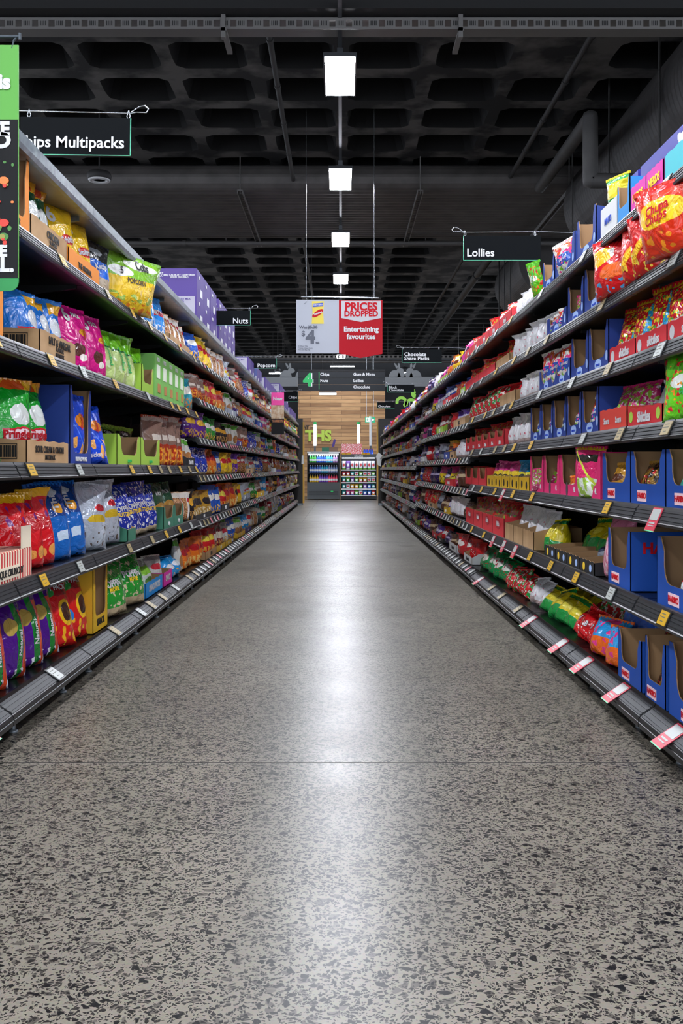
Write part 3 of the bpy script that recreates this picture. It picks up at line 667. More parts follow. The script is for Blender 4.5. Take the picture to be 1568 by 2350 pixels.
def price_sign():
    Y = 13.8; zf = lambda py: Z_of(py, Y); xf = lambda px: X_of(px, Y)
    e = empty('price_sign', (xf(778), Y, zf(820))); ox, oz = xf(778), zf(820)
    tag(e, 'hanging white and red sign reading PRICES DROPPED Entertaining favourites', 'sign')
    def P(px, py): return (xf(px)-ox, zf(py)-oz)
    wp = mat('sign_white', '#a5a8b1', .5); rp = mat('sign_red', '#a80318', .6, spec=.2)
    mb = MB(); mb.poly([P(679, 811), P(778, 811), P(778, 688), P(679, 688)], -.003, .003); mb.obj('white_board', wp, e)
    mb = MB(); mb.poly([P(777, 811), P(827, 821.5), P(877, 812), P(877, 689), P(777, 689)], -.004, .004); mb.obj('red_board', rp, e)
    mb = MB(); mb.poly([P(783, 730), P(828, 739), P(873, 730), P(873, 690.5), P(783, 690.5)], -.006, -.004); mb.obj('white_pennant', mat('pennant_white', '#b8b6ba', .5), e)
    s = Y/F
    def T(t, px, py, sz, m, al='CENTER', b=.03): x, z = P(px, py); text_on(e, t, sz*s, m, (x, -.008, z), align=al, bold=b)
    T('PRICES', 828, 704.5, 24.5, RED_I, b=.045); T('DROPPED', 828, 720.5, 17.5, RED_I, b=.045)
    T('Entertaining', 828, 756, 16.6, WHITE); T('favourites', 828, 773, 16.6, WHITE)
    dg = mat('sign_grey_ink', '#4b4f5b', .5)
    T('Was', 686, 751.5, 10, dg, 'LEFT'); T('$5.30', 705, 751.5, 10, dg, 'LEFT')
    mb = MB(); a = P(705, 751.5); b = P(728, 751.5); mb.box(a[0], b[0], -.009, -.008, a[1]-.004, a[1]+.004); mb.obj('strike_line', dg, e)
    T('$', 695.5, 766, 16, dg); T('4', 712, 775, 40, dg, b=.05); T('ea', 728, 786, 10, dg)
    T('$1.48 per 100g', 684, 794.5, 3.4, dg, 'LEFT', .01); T('Twisties Cheese Snacks', 684, 799, 3.4, dg, 'LEFT', .005); T('Party Size Bag 270g', 684, 803, 3.4, dg, 'LEFT', .005)
    mb = MB(); c = [P(714.5, 743), P(742.5, 743), P(741, 717), P(743, 691.5), P(715, 691.5), P(716.5, 717)]; mb.poly(c, -.007, -.003); mb.obj('packet_picture', mat('picture_yellow', '#d8c03a', .5), e)
    mb = MB(); mb.poly([P(717, 705), P(741, 703), P(741, 695), P(717, 697)], -.009, -.007); mb.obj('blue_flash', BLUE_I, e)
    cx, cz = P(728.5, 719); mb = MB(); mb.poly([(cx+.075*math.cos(t)+.02*math.sin(t), cz+.05*math.sin(t)+.03*math.cos(t)) for t in [2*math.pi*i/18 for i in range(18)]], -.009, -.007); mb.obj('red_flash', RED_I, e)
    text_on(e, 'Twisties', .038, WHITE, (cx, -.011, cz), roll=-20, bold=.03); text_on(e, 'PARTY BAG', .024, WHITE, (P(729, 700)[0], -.011, P(729, 700)[1]), roll=-4, bold=.03)
    mb = MB(); a = P(690, 681); b = P(869, 684); mb.tube((a[0], 0, a[1]), (b[0], 0, b[1]), .012); mb.obj('hanging_bar', wire, e)
    for px in (702, 858):
        a = P(px, 683); mb = MB(); mb.tube((a[0], 0, a[1]), (a[0], 0, CE-oz+.3), .004); mb.obj('hanging_wire', wire, e)
    for px in (703, 853):
        a = P(px, 683); c = P(px-.5, 694); mb = MB(); mb.path([(a[0], 0, a[1]+.01), (c[0], -.008, c[1]), (c[0]-.03, -.008, c[1]-.02)], .003); mb.obj('hook', wire, e)
price_sign()

def aisle_sign():
    Y = 22.6; zf = lambda py: Z_of(py, Y); xf = lambda px: X_of(px, Y); ox, oz = xf(783), zf(898); s = Y/F
    e = empty('aisle_sign', (ox, Y, oz)); tag(e, 'wide black aisle sign with a green 4 over the far end', 'sign')
    def P(px, py): return (xf(px)-ox, zf(py)-oz)
    for k in range(3):
        a = P(683.5, 897-k*14.7); b = P(883, 897-k*14.7-14.1); mb = MB(); mb.box(a[0], b[0], -.02, .02, a[1], b[1]); mb.obj('slat', mat('sign_slate', '#14171b', .5, spec=.3), e)
    a = P(683.5, 853); b = P(883, 848); mb = MB(); mb.box(a[0], b[0], -.03, .03, a[1], b[1]); mb.obj('top_rail', mat('sign_slate_dark', '#0b0c0e', .5, spec=.3), e)
    a = P(731, 894); b = P(732.2, 853.5); mb = MB(); mb.box(a[0], b[0], -.024, -.02, a[1], b[1]); mb.obj('green_line', GREEN_I, e)
    g4 = mat('numeral_green', '#129a4c', .5)
    def T(t, px, py, sz, m, al='LEFT', b=.02, d=-.026, nm='lettering'): x, z = P(px, py); return text_on(e, t, sz*s, m, (x, d, z), align=al, bold=b, name=nm)
    T('4', 708, 873.5, 38, WHITE, 'CENTER', .06, -.023); T('4', 706, 873, 38, g4, 'CENTER', .06, -.03, 'numeral')
    for t, px, py in (('Chips', 734, 859.5), ('Nuts', 734, 874), ('Gum & Mints', 810, 859.5), ('Lollies', 810, 874), ('Chocolate', 810, 888.5)): T(t, px, py, 9.2, WHITE)
    for px in (714, 853):
        a = P(px, 848); mb = MB(); mb.tube((a[0], 0, a[1]), (a[0], 0, CE-oz+.3), .004); mb.obj('hanging_wire', wire, e)
aisle_sign()

# ================================================================== PRODUCTS
def bag_point(P, u, v, side):
    """u in -1..1 across, v in 0..1 up; side -1 front (faces -y), +1 back"""
    w_, h, d, s = P['w'], P['h'], P['d'], P['seed']
    if P.get('stand', True): prof = max(0, math.sin(math.pi*min(1, (v*.86+.14))))**.75*(1.12-.35*v)
    else: prof = max(0, math.sin(math.pi*v))**.6
    if v <= 0: prof = .22 if P.get('stand', True) else 0
    if v >= .93: prof *= max(0.02, (1-v)/.07)
    au = abs(u)
    t = d/2*prof*(1-au**2.6)**.8
    wob = noise.noise(Vector((u*1.3+s*7.1, v*2.1, side*2.0+s)))
    fine = noise.noise(Vector((u*4.2+s*3.3, v*3.5, side*3+s*2)))
    pl = math.sin(u*9+s*4+3*noise.noise(Vector((u*2, v*2, s))))
    endf = max(0, 1-v/.22)+max(0, (v-.72)/.28)
    t += d*(.07*wob*(1-au**3)*min(1, prof)+.035*fine*(1-au**4)*min(1, prof*2))+d*.03*pl*endf*(1-au**4)*min(1, prof*3)
    t = max(t, .0015)
    x = w_/2*u*(1-.10*prof+.012*wob*(1 if au > .8 else 0)*2)+w_*.02*noise.noise(Vector((0, v*2.5, s*5)))
    z = h*v-h*.02*(1-abs(u))*endf*0+h*.012*noise.noise(Vector((u*2.5, s*9, v)))*(1 if v > .9 else 0)
    lean = P.get('curl', 0)*noise.noise(Vector((s*3.1, 0, v)))*max(0, v-.7)*1.2
    bend = P.get('flop', 0)*max(0, v-.78)**1.4*h*2
    return Vector((x, side*t+lean*d-bend, max(0, z-bend*.25)))
def bag_mesh(P, m, nu=14, nv=18, seal=None):
    mb_v = []; fs = []; uvs = []
    idx = {}
    for sd in (-1, 1):
        for j in range(nv+1):
            for i in range(nu+1):
                u = -1+2*i/nu; v = j/nv
                if sd == 1 and i in (0, nu): idx[(sd, i, j)] = idx[(-1, i, j)]; continue
                p = bag_point(P, u, v, sd)
                if i in (0, nu): p.y = (bag_point(P, u, v, 1).y+bag_point(P, u, v, -1).y)/2
                idx[(sd, i, j)] = len(mb_v); mb_v.append(p); uvs.append(((u+1)/2, v))
    for sd in (-1, 1):
        for j in range(nv):
            for i in range(nu):
                q = (idx[(sd, i, j)], idx[(sd, i+1, j)], idx[(sd, i+1, j+1)], idx[(sd, i, j+1)])
                fs.append(q if sd == -1 else q[::-1])
    fs.append(tuple([idx[(1, i, 0)] for i in range(nu+1)]+[idx[(-1, i, 0)] for i in range(nu-1, 0, -1)]))
    me = bpy.data.meshes.new('bag'); me.from_pydata([tuple(p) for p in mb_v], [], fs)
    ul = me.uv_layers.new(name='UVMap')
    for l in me.loops: ul.data[l.index].uv = uvs[l.vertex_index]
    for p in me.polygons: p.use_smooth = True
    me.polygons[len(fs)-1].use_smooth = False
    me.materials.append(m)
    return me
def seal_mesh(P, m):
    """crimped strip along the top of a bag"""
    n = 22; vs = []; fs = []
    for k, (v, zz) in enumerate(((.955, 0), (1.0, .004))):
        for i in range(n+1):
            u = -1+2*i/n; a = bag_point(P, u, v, -1); b = bag_point(P, u, v, 1); y = (a.y+b.y)/2
            vs.append((a.x*1.01, y-.002*(1 if i % 2 else -1)-.0025, a.z+zz)); vs.append((a.x*1.01, y-.002*(1 if i % 2 else -1)+.0025, a.z+zz))
    def id_(k, i, s): return k*(n+1)*2+i*2+s
    for i in range(n):
        fs += [(id_(0, i, 0), id_(0, i+1, 0), id_(1, i+1, 0), id_(1, i, 0)), (id_(0, i+1, 1), id_(0, i, 1), id_(1, i, 1), id_(1, i+1, 1)), (id_(1, i, 0), id_(1, i+1, 0), id_(1, i+1, 1), id_(1, i, 1)), (id_(0, i, 1), id_(0, i+1, 1), id_(0, i+1, 0), id_(0, i, 0))]
    fs += [(id_(0, 0, 0), id_(1, 0, 0), id_(1, 0, 1), id_(0, 0, 1)), (id_(0, n, 0), id_(0, n, 1), id_(1, n, 1), id_(1, n, 0))]
    me = bpy.data.meshes.new('seal'); me.from_pydata(vs, [], fs); me.materials.append(m); return me
def bag_text(P, s, size, m, u, v, rot=0, bold=.03):
    src = text_mesh(s, size, m, ext=0, bold=bold); me = src.copy(); w_, h = P['w'], P['h']
    ca, sa = math.cos(R(rot)), math.sin(R(rot))
    bm = bmesh.new(); bm.from_mesh(me)
    for vt in bm.verts:
        x, y = vt.co.x*ca-vt.co.y*sa, vt.co.x*sa+vt.co.y*ca
        uu = max(-.97, min(.97, u*2-1+x/(w_/2*.93))); vv = max(.02, min(.98, v+y/h))
        p = bag_point(P, uu, vv, -1); vt.co = p+Vector((0, -.0035, 0))
    bm.to_mesh(me); bm.free(); return me

# design table: base colour, marks, seal colour, texts (string,u,v,size,ink,rot)
D = {}
def design(key, desc, kind, base, marks=(), seal=None, texts=(), **kw): D[key] = dict(desc=desc, kind=kind, base=base, marks=marks, seal=seal or base, texts=texts, kw=kw)
chips = ('noise', 7, .52, .05, .32, '#e8b54a')
bow = ('rect', .22, .78, .24, .40, '#cf1f2e'); bow_in = ('rect', .27, .73, .265, .375, '#f4d9dc')
design('cheetos', 'blue and orange cheesy snack bag', 'chip_bag', '#1f7ec4', [('band', .45, .75, '#e0601c'), ('ell', .5, .42, .45, .12, '#f28a1e'), ('noise', 6, .55, .03, .25, '#ee8a2c')], texts=[('Cheetos', .5, .45, .05, 'k', 8), ('Cheese', .5, .66, .03, 'w', 0)])
design('dkgreen', 'dark green stacked-crisp bag', 'chip_bag', '#0d5131', [('band', .84, 1.1, '#e9a81e'), ('noise', 5, .5, .86, 1, '#d4491d'), ('ell', .62, .56, .2, .13, '#d9dcd8'), bow, bow_in], seal='#e9a81e', texts=[('Pringles', .5, .32, .034, 'r', 0)])
design('yellow6', 'yellow multipack chip bag', 'chip_bag', '#f0c014', [('ell', .62, .45, .2, .075, '#d5281e'), ('noise', 6, .56, .02, .22, '#d98c2c')], texts=[('6', .3, .78, .09, 'w', 0), ("Smith's", .62, .45, .035, 'w', 10)])
design('blackblue', 'black and blue bag with a clear foot', 'chip_bag', '#17181c', [('band', .3, .62, '#1f5fc4'), ('band', -1, .3, '#a7957c'), ('ell', .5, .8, .22, .06, '#8d9094')], texts=[('Kettle', .5, .5, .04, 'w', 10)])
design('cobs', 'green and yellow popcorn bag', 'popcorn_bag', '#efc425', [('band', .62, 1.1, '#7db52b'), ('noise', 7, .53, .2, .34, '#9fba4a'), ('ell', .62, .86, .3, .075, '#e8ecdc'), ('ell', .27, .71, .17, .085, '#f4f4ee'), ('noise', 8, .56, .02, .2, '#e07b1e')], seal='#6fa823', texts=[('Cobs', .62, .86, .06, 'k', 0), ('5', .27, .71, .045, 'k', 0), ('POPCORN', .5, .57, .035, 'k', 0)])
design('blueparty', 'bright blue party chip bag', 'chip_bag', '#1f86d8', [('rect', .15, .9, .46, .62, '#c71f30'), ('noise', 7, .52, .04, .25, '#d9e6ee')], texts=[('PARTY', .52, .54, .05, 'w', 0)])
design('granola', 'speckled nut cluster packet', 'nut_bag', '#d8a878', [('band', .82, 1.1, '#e7e0d6'), ('rect', .6, 1.1, -.1, 1.1, '#efe9e2'), ('ell', .8, .72, .16, .08, '#c93341')], specks=('#8a4a22', 26, .5))
design('pringblue', 'blue stacked-crisp bag', 'chip_bag', '#1a74cf', [('band', .86, 1.1, '#2a86dc'), ('rect', .55, 1.1, .78, .95, '#e6a81c'), ('ell', .66, .55, .2, .15, '#dfe3e6'), bow, bow_in], texts=[('Pringles', .5, .32, .036, 'r', 0)])
design('pink6', 'magenta multipack chip bag', 'chip_bag', '#e3128a', [('ell', .5, .32, .17, .11, '#5a2a22'), ('ell', .62, .20, .12, .05, '#f3e8e0'), ('diag', .2, .5, .03, '#c50f78'), ('ell', .75, .60, .18, .06, '#e9a31c')], texts=[('6', .35, .84, .085, 'w', 0), ('PACK', .62, .86, .03, 'w', 0), ("Smith's", .74, .60, .026, 'r', 60), ('Snack bags', .5, .06, .022, 'w', 0)])
design('ltgreen', 'pale green popcorn bag', 'popcorn_bag', '#c3da86', [('band', .66, 1.1, '#6fc018'), ('band', .635, .67, '#2d6a2a'), ('noise', 5, .57, .1, .5, '#dce8b4')], seal='#63ad14', texts=[('popcorn', .5, .5, .035, 'g', 90)])
design('pringgreen', 'bright green stacked-crisp bag', 'chip_bag', '#14a32b', [('band', .88, 1.1, '#e6b01d'), ('noise', 5, .5, .88, 1, '#d4571d'), ('ell', .6, .56, .22, .14, '#e2e6e0'), bow, bow_in], seal='#dc8f1d', texts=[('Pringles', .5, .32, .04, 'r', 0)])
design('greenwhite', 'green and orange corn chip bag', 'chip_bag', '#1fa64a', [('band', .55, .75, '#e6e8d6'), ('noise', 5, .5, .5, .9, '#dd9b34')])
design('blue6', 'royal blue multipack chip bag', 'chip_bag', '#1747c8', [('ell', .66, .62, .2, .1, '#e9891d'), ('noise', 5, .53, .08, .38, '#e9a858'), ('diag', 1, .95, .03, '#3d7ae6')], texts=[('6', .4, .84, .08, 'w', 0), ("Smith's", .68, .62, .026, 'r', 60), ('Chicken', .45, .13, .03, 'w', 0)])
design('cobstray', 'green snack-size popcorn bag', 'popcorn_bag', '#79a82c', [('ell', .6, .8, .3, .1, '#1d2a1a'), ('ell', .35, .62, .2, .11, '#f2f2ec'), ('band', -.1, .3, '#2f9dc4')], texts=[('Cobs', .6, .8, .045, 'w', 0), ('5', .35, .62, .045, 'k', 0)])
design('brownred', 'brown and red rice cracker bag', 'chip_bag', '#b3381f', [('band', .42, 1.1, '#8d6f62'), ('band', .9, 1.1, '#c9bfb6'), ('noise', 8, .5, .04, .35, '#e99a30'), ('rect', .3, .7, .5, .62, '#e2d5c8')])
design('frenchred', 'tall dark red fries-shaped snack bag', 'chip_bag', '#b8141a', [('ell', .55, .85, .2, .06, '#e8e0d6'), ('rect', .3, .75, .4, .62, '#efe6dc'), ('ell', .5, .3, .24, .12, '#d9782a')], texts=[('FRENCH FRIES', .42, .7, .045, 'y', 70), ('Pringo', .52, .5, .03, 'r', 0)])
design('redcheese', 'bright red cheesy snack bag', 'chip_bag', '#da1820', [('band', .9, 1.1, '#f2b41c'), ('ell', .35, .16, .16, .06, '#f3a04c'), ('ell', .72, .18, .16, .07, '#f3a852'), ('ell', .5, .55, .25, .12, '#c20f18'), ('noise', 5, .6, .5, .85, '#7b2b7e')], seal='#f0b51e')
design('thinblue', 'cobalt blue thin-cut chip bag', 'chip_bag', '#0f66bf', [('band', .55, 1.1, '#0d3f8a'), ('rect', .38, .66, .24, .36, '#cfe2f2'), ('ell', .55, .66, .16, .07, '#e39c22'), ('ell', .55, .88, .2, .05, '#cfd6de')], texts=[('Thins', .5, .8, .05, 'w', 90)])
design('silver', 'silvery white chip bag', 'chip_bag', '#c3ccd8', [('ell', .6, .45, .24, .06, '#e6c22c'), ('noise', 7, .6, .05, .35, '#6c5d56'), ('ell', .7, .62, .14, .05, '#cc2130')], metal=.25)
design('popblue', 'navy popcorn bag with white kernels', 'popcorn_bag', '#1630a0', [('rect', .2, .8, .42, .62, '#1b39b8'), ('band', -.1, .12, '#c9b693')], specks=('#dfe3e8', 14, .58), texts=[('POPPIN', .5, .56, .04, 'w', 0), ('BUTTER', .5, .46, .03, 'y', 0)])
design('dkgreenchip', 'deep green sea-salt chip bag', 'chip_bag', '#14492f', [('ell', .5, .45, .3, .12, '#b9873a'), ('noise', 7, .55, .1, .5, '#c2a15c')], texts=[('BYRON', .5, .78, .035, 'w', 0)])
design('purple', 'purple party-size chip bag', 'chip_bag', '#48107c', [('rect', .6, .74, -.1, .95, '#157a2c'), ('rect', .75, .9, -.1, .66, '#d5451c'), ('rect', .9, .98, -.1, .6, '#2f7cc4'), ('ell', .5, .5, .15, .085, '#b89b48'), ('ell', .6, .84, .3, .07, '#e6e4ea'), ('noise', 9, .6, -.22, .1, '#ece9f2')], seal='#6a22b0', texts=[('Natural', .67, .34, .026, 'w', 84), ('Chip Co', .45, .9, .026, 'w', 0)])
design('redcorn', 'large red and yellow cheese snack bag', 'chip_bag', '#d81c1a', [('band', .62, 1.1, '#8f1218'), ('ell', .7, .4, .2, .17, '#e8b81c'), ('ell', .7, .4, .13, .12, '#3a2018'), ('ell', .3, .68, .22, .08, '#2f8f3c'), ('noise', 6, .56, .02, .26, '#f0b21e'), ('ell', .28, .3, .12, .08, '#2b7ed0')], texts=[('TWISTIES', .45, .82, .05, 'y', 0), ('PARTY PACK', .5, .72, .028, 'w', 0)])
design('greenpop', 'crinkled green popcorn share bag', 'popcorn_bag', '#1f9a2f', [('rect', .2, .8, .45, .66, '#17832a'), ('band', -.1, .16, '#c2ac88')], specks=('#d8cfa8', 12, .60), texts=[('POPPIN', .5, .58, .05, 'w', 0), ('MOVIE', .5, .48, .03, 'y', 0)])
design('grnwhite', 'white and lime chip bag', 'chip_bag', '#cdd6cf', [('band', .5, .78, '#86c43a'), ('ell', .5, .3, .25, .12, '#5a8a46')])
design('skyblue', 'sky blue snack bag', 'chip_bag', '#1f94da', [('ell', .5, .55, .3, .14, '#e9eef2'), ('noise', 6, .56, .05, .3, '#e2a33c')])
# fill designs for the far part of the left side
design('redchip', 'red chip bag', 'chip_bag', '#cb1b1f', [('ell', .5, .66, .34, .13, '#f1d84a'), ('noise', 6, .5, .05, .35, '#e3a23c')])
design('orangechip', 'orange corn chip bag', 'chip_bag', '#e2711b', [('ell', .5, .66, .34, .13, '#b21820'), ('noise', 6, .5, .05, .35, '#f0c268')])
design('yellowchip', 'yellow chip bag', 'chip_bag', '#e8be1f', [('ell', .5, .62, .3, .12, '#c51d26'), chips])
design('greenchip', 'green chip bag', 'chip_bag', '#2b9a35', [('ell', .5, .62, .3, .12, '#f0efe6'), chips])
design('bluechip', 'blue chip bag', 'chip_bag', '#1b55b8', [('ell', .5, .62, .3, .12, '#f0efe6'), chips])
design('whitechip', 'white chip bag', 'chip_bag', '#cfcfcd', [('ell', .5, .62, .3, .12, '#c8293b'), chips, ('band', .85, 1.1, '#9b9a9e')])
design('blackchip', 'black chip bag', 'chip_bag', '#1c1c20', [('ell', .5, .62, .3, .12, '#e1a52f'), ('noise', 6, .5, .05, .35, '#b98a4a')])
design('maroonchip', 'maroon rice cracker bag', 'nut_bag', '#7c1f26', [('band', .4, .66, '#d9cdb8'), ('noise', 7, .5, .04, .34, '#c98f4a')])
design('tealchip', 'teal nut bag', 'nut_bag', '#1b8796', [('band', .5, .75, '#e9e7da'), ('noise', 9, .5, .05, .4, '#b07a44')])
design('clearnut', 'clear nut bag with red header', 'nut_bag', '#b9824e', [('band', .62, 1.1, '#c3273a'), ('ell', .5, .78, .3, .08, '#eee6e0')], specks=('#7a4a26', 20, .5))
design('whitenut', 'white and green nut bag', 'nut_bag', '#d2d0c8', [('ell', .5, .35, .3, .18, '#a87343'), ('band', .8, 1.1, '#5fae3a')])
design('pinkchip', 'pink popcorn bag', 'popcorn_bag', '#dd3c92', [('ell', .5, .62, .3, .12, '#f3ece6'), chips])
design('goldpop', 'gold popcorn bag', 'popcorn_bag', '#b98c2c', [('ell', .5, .62, .32, .14, '#232327'), ('noise', 8, .5, .05, .4, '#efe0b4')])
design('purplechip', 'violet vegetable chip bag', 'chip_bag', '#5f2a8f', [('ell', .5, .62, .3, .12, '#e9b93a'), chips])
# sweets (right)
design('lollypop', 'red lollipop bag', 'sweets_bag', '#d5171b', [('ell', .3, .7, .28, .16, '#f0b71d'), ('ell', .62, .4, .25, .13, '#e5621f'), ('noise', 7, .58, .05, .3, '#5aa7d8'), ('noise', 6, .63, .4, .9, '#f4efe6')])
design('chupa', 'red and yellow lollipop share bag', 'sweets_bag', '#df3316', [('ell', .5, .62, .4, .2, '#f5c51a'), ('noise', 6, .56, .04, .35, '#e88a1c'), ('band', .9, 1.1, '#cc1f1b')], texts=[('Chupa', .5, .68, .05, 'r', 8), ('Chups', .5, .55, .05, 'r', 8)])
design('drumstick', 'red bag with yellow slanted writing', 'sweets_bag', '#cc1a17', [('diag', -.6, .1, .2, '#e8a41c'), ('noise', 6, .58, .05, .4, '#f3d24b')], texts=[('Drumstick', .5, .5, .045, 'y', 50)])
design('skittles', 'red rainbow candy bag', 'sweets_bag', '#c81724', [('rect', .62, .84, -.1, .9, '#2a9bd0'), ('noise', 12, .56, .05, .9, '#f1c51f'), ('noise', 15, .62, .05, .9, '#46a838'), ('band', .93, 1.1, '#e8bd1c')], texts=[('Skittles', .45, .3, .045, 'w', 15)])
design('pinkskit', 'pink sour candy bag', 'sweets_bag', '#c9306e', [('noise', 9, .52, .3, 1, '#93b63a'), ('noise', 12, .6, .05, .9, '#efd7dc')])
design('greenskit', 'tall lime green candy bag', 'sweets_bag', '#5fc01f', [('noise', 9, .58, .1, .9, '#d42a2a'), ('ell', .5, .55, .3, .1, '#f0f2e6'), ('noise', 11, .63, .1, .9, '#ef8d1d')], texts=[('Skittles', .5, .55, .04, 'g', 75)])
design('whitesw', 'crumpled white sweets bag', 'sweets_bag', '#e9e7ea', [('band', .0, .16, '#bfa8a4'), ('noise', 5, .66, .2, .8, '#d9637a')], rough=.35)
design('starburst', 'rainbow fruit sweets bag', 'sweets_bag', '#e5e2da', [('noise', 5, .5, .5, 1, '#e2541f'), ('ell', .5, .5, .36, .16, '#2350b0'), ('noise', 6, .56, .0, .4, '#7cc42c'), ('noise', 8, .6, .1, 1, '#e83a86')], texts=[('LIFESAVERS', .5, .5, .026, 'w', 5)])
design('purplesw', 'pink and purple sweets bag', 'sweets_bag', '#a31fa6', [('noise', 4, .52, .0, 1, '#e0462e'), ('ell', .5, .6, .3, .1, '#f2d9ee')])
design('yellowsour', 'yellow bag with a pink fringe', 'sweets_bag', '#ecc91c', [('band', .66, 1.1, '#e2348c'), ('ell', .5, .35, .28, .16, '#3a3423'), ('ell', .5, .35, .2, .11, '#f1dd4c')], seal='#e2348c')
design('bluesour', 'yellow bag with a blue fringe', 'sweets_bag', '#dfd02a', [('band', .6, 1.1, '#2497d2'), ('ell', .5, .35, .28, .16, '#3a3f23')], seal='#2497d2')
design('gumorange', 'orange gum pouch', 'sweets_bag', '#ec7a1c', [('band', .35, .6, '#f3ddc2'), ('noise', 6, .6, 0, 1, '#d9302e')])
design('gumtall', 'tall pointed pink and lime gum bag', 'sweets_bag', '#e02a6c', [('band', .72, .86, '#25211f'), ('band', .94, 1.1, '#e7c21d'), ('band', .0, .42, '#a7cf4a'), ('noise', 5, .5, .05, .42, '#e8efe0'), ('diag', .8, .95, .07, '#cfd944')])
design('bluegold', 'gold-wrapped cola gummy pack', 'sweets_bag', '#8f6a24', [('noise', 5, .5, 0, 1, '#2a1a10'), ('noise', 9, .6, 0, 1, '#c8252c')], metal=.3)
design('mint', 'mint green gummy pack', 'sweets_bag', '#5cc6a8', [('noise', 4, .55, 0, 1, '#8fe0cc'), ('ell', .5, .5, .25, .12, '#1f8a74')])
design('violetgum', 'violet gummy pack', 'sweets_bag', '#6a2ab8', [('ell', .5, .5, .3, .2, '#b48ad8')])
design('bluegum', 'blue and red gummy pack', 'sweets_bag', '#2158c8', [('ell', .5, .6, .3, .16, '#d8252c'), ('ell', .35, .35, .2, .12, '#e9eef2')])
design('yelgreen', 'yellow and green lolly bag', 'sweets_bag', '#ddc81e', [('band', -.1, .34, '#1f9a45'), ('band', .85, 1.1, '#1f9a45'), ('ell', .5, .55, .2, .12, '#f2e24c')])
design('redgreen', 'red and green jelly sweets bag', 'sweets_bag', '#cf2228', [('noise', 4, .54, 0, 1, '#2ca24c'), ('noise', 8, .6, 0, 1, '#e8e2d6')])
design('greensw', 'emerald mint sweets bag', 'sweets_bag', '#128a48', [('ell', .5, .55, .3, .18, '#d8d8cc'), ('noise', 8, .62, 0, 1, '#b3232c')])
design('bluecello', 'crinkled clear blue wrapped bag', 'sweets_bag', '#1f62cf', [('noise', 5, .6, 0, 1, '#4d8ae4')], rough=.15)
design('orangeblue', 'orange and sky blue fruit chews bag', 'sweets_bag', '#f06a1c', [('band', .5, 1.1, '#2ba0e6'), ('noise', 5, .57, 0, 1, '#e23a8a')])
design('redb', 'red sweets bag with white writing', 'sweets_bag', '#d8161c', [('ell', .5, .5, .3, .12, '#b50f16'), ('noise', 9, .62, .1, .5, '#eee6e2')], texts=[('B', .5, .5, .06, 'w', 0)])
design('pinkclear', 'frosted pink sweets bag', 'sweets_bag', '#e58aa2', [('noise', 9, .5, 0, 1, '#e9c0ca'), ('band', .8, 1.1, '#d27a94')])
design('redjelly', 'red jelly lolly bag', 'sweets_bag', '#cf1c24', [('noise', 6, .56, 0, 1, '#e36a2c'), ('noise', 9, .62, 0, 1, '#6fae3a')])
# chocolate (right far)
design('choc_purple', 'purple chocolate bag', 'chocolate_bag', '#4b2587', [('ell', .5, .6, .34, .12, '#ddd6ea'), ('noise', 6, .55, .04, .36, '#d7a640')])
design('choc_dark', 'dark violet chocolate pouch', 'chocolate_bag', '#2b1d52', [('band', .5, .62, '#b7a8c8'), ('noise', 6, .6, .05, .4, '#8a5a3a')])
design('choc_gold', 'gold chocolate bag', 'chocolate_bag', '#c08b2c', [('ell', .5, .6, .34, .12, '#5a2d18')])
design('choc_red', 'red chocolate bag', 'chocolate_bag', '#c11b25', [('ell', .5, .6, .34, .12, '#f2e9e2'), ('noise', 6, .58, .04, .36, '#7a4a2c')])
design('choc_blue', 'blue chocolate bag', 'chocolate_bag', '#1c45a4', [('ell', .5, .6, .34, .12, '#eef0f3'), ('noise', 6, .58, .04, .36, '#d8c9b0')])
design('choc_yellow', 'yellow chocolate bag', 'chocolate_bag', '#e6b81f', [('ell', .5, .6, .34, .12, '#6b2f1c')])
design('choc_pink', 'pink chocolate bag', 'chocolate_bag', '#cf3a8e', [('ell', .5, .6, .34, .12, '#4a2348')])
design('choc_orange', 'orange chocolate bag', 'chocolate_bag', '#e4701c', [('ell', .5, .6, .34, .12, '#3a1f4e')])
design('choc_brown', 'brown chocolate pouch', 'chocolate_bag', '#553326', [('band', .5, .66, '#c9b18c')])
design('choc_silver', 'silver mint pouch', 'mint_pack', '#8d929c', [('band', .4, .6, '#26324e')])

def design_mat(key):
    d = D[key]; kw = dict(d['kw']); return print_mat('print_'+key, d['base'], d['marks'], **kw)
proto_cache = {}
def make_bag(key, w_, h, d_, seed=0, detail=2, stand=True, flop=0.0, curl=1.0):
    """returns root object (mesh) with its children"""
    P = dict(w=w_, h=h, d=d_, seed=seed*1.37+.3, stand=stand, flop=flop, curl=curl)
    k = (key, round(w_, 3), round(h, 3), round(d_, 3), seed, detail, stand, flop)
    if k not in proto_cache:
        m = design_mat(key); nu, nv = {2: (16, 20), 1: (10, 12), 0: (8, 9)}[detail]
        me = bag_mesh(P, m, nu, nv)
        ch = []
        if detail >= 1: ch.append(('top_seal', seal_mesh(P, print_mat('film_'+D[key]['seal'], D[key]['seal'], crinkle=.3))))
        if detail == 2:
            sc = min(w_/.24, h/.28)
            for t, u, v, sz, ink, rot in D[key]['texts']: ch.append(('lettering', bag_text(P, t, sz*sc, INKS[ink], u, v, rot)))
        proto_cache[k] = (me, ch)
    me, ch = proto_cache[k]
    o = link(D[key]['kind'], me)
    for nm, m2 in ch: link(nm, m2, o)
    return o

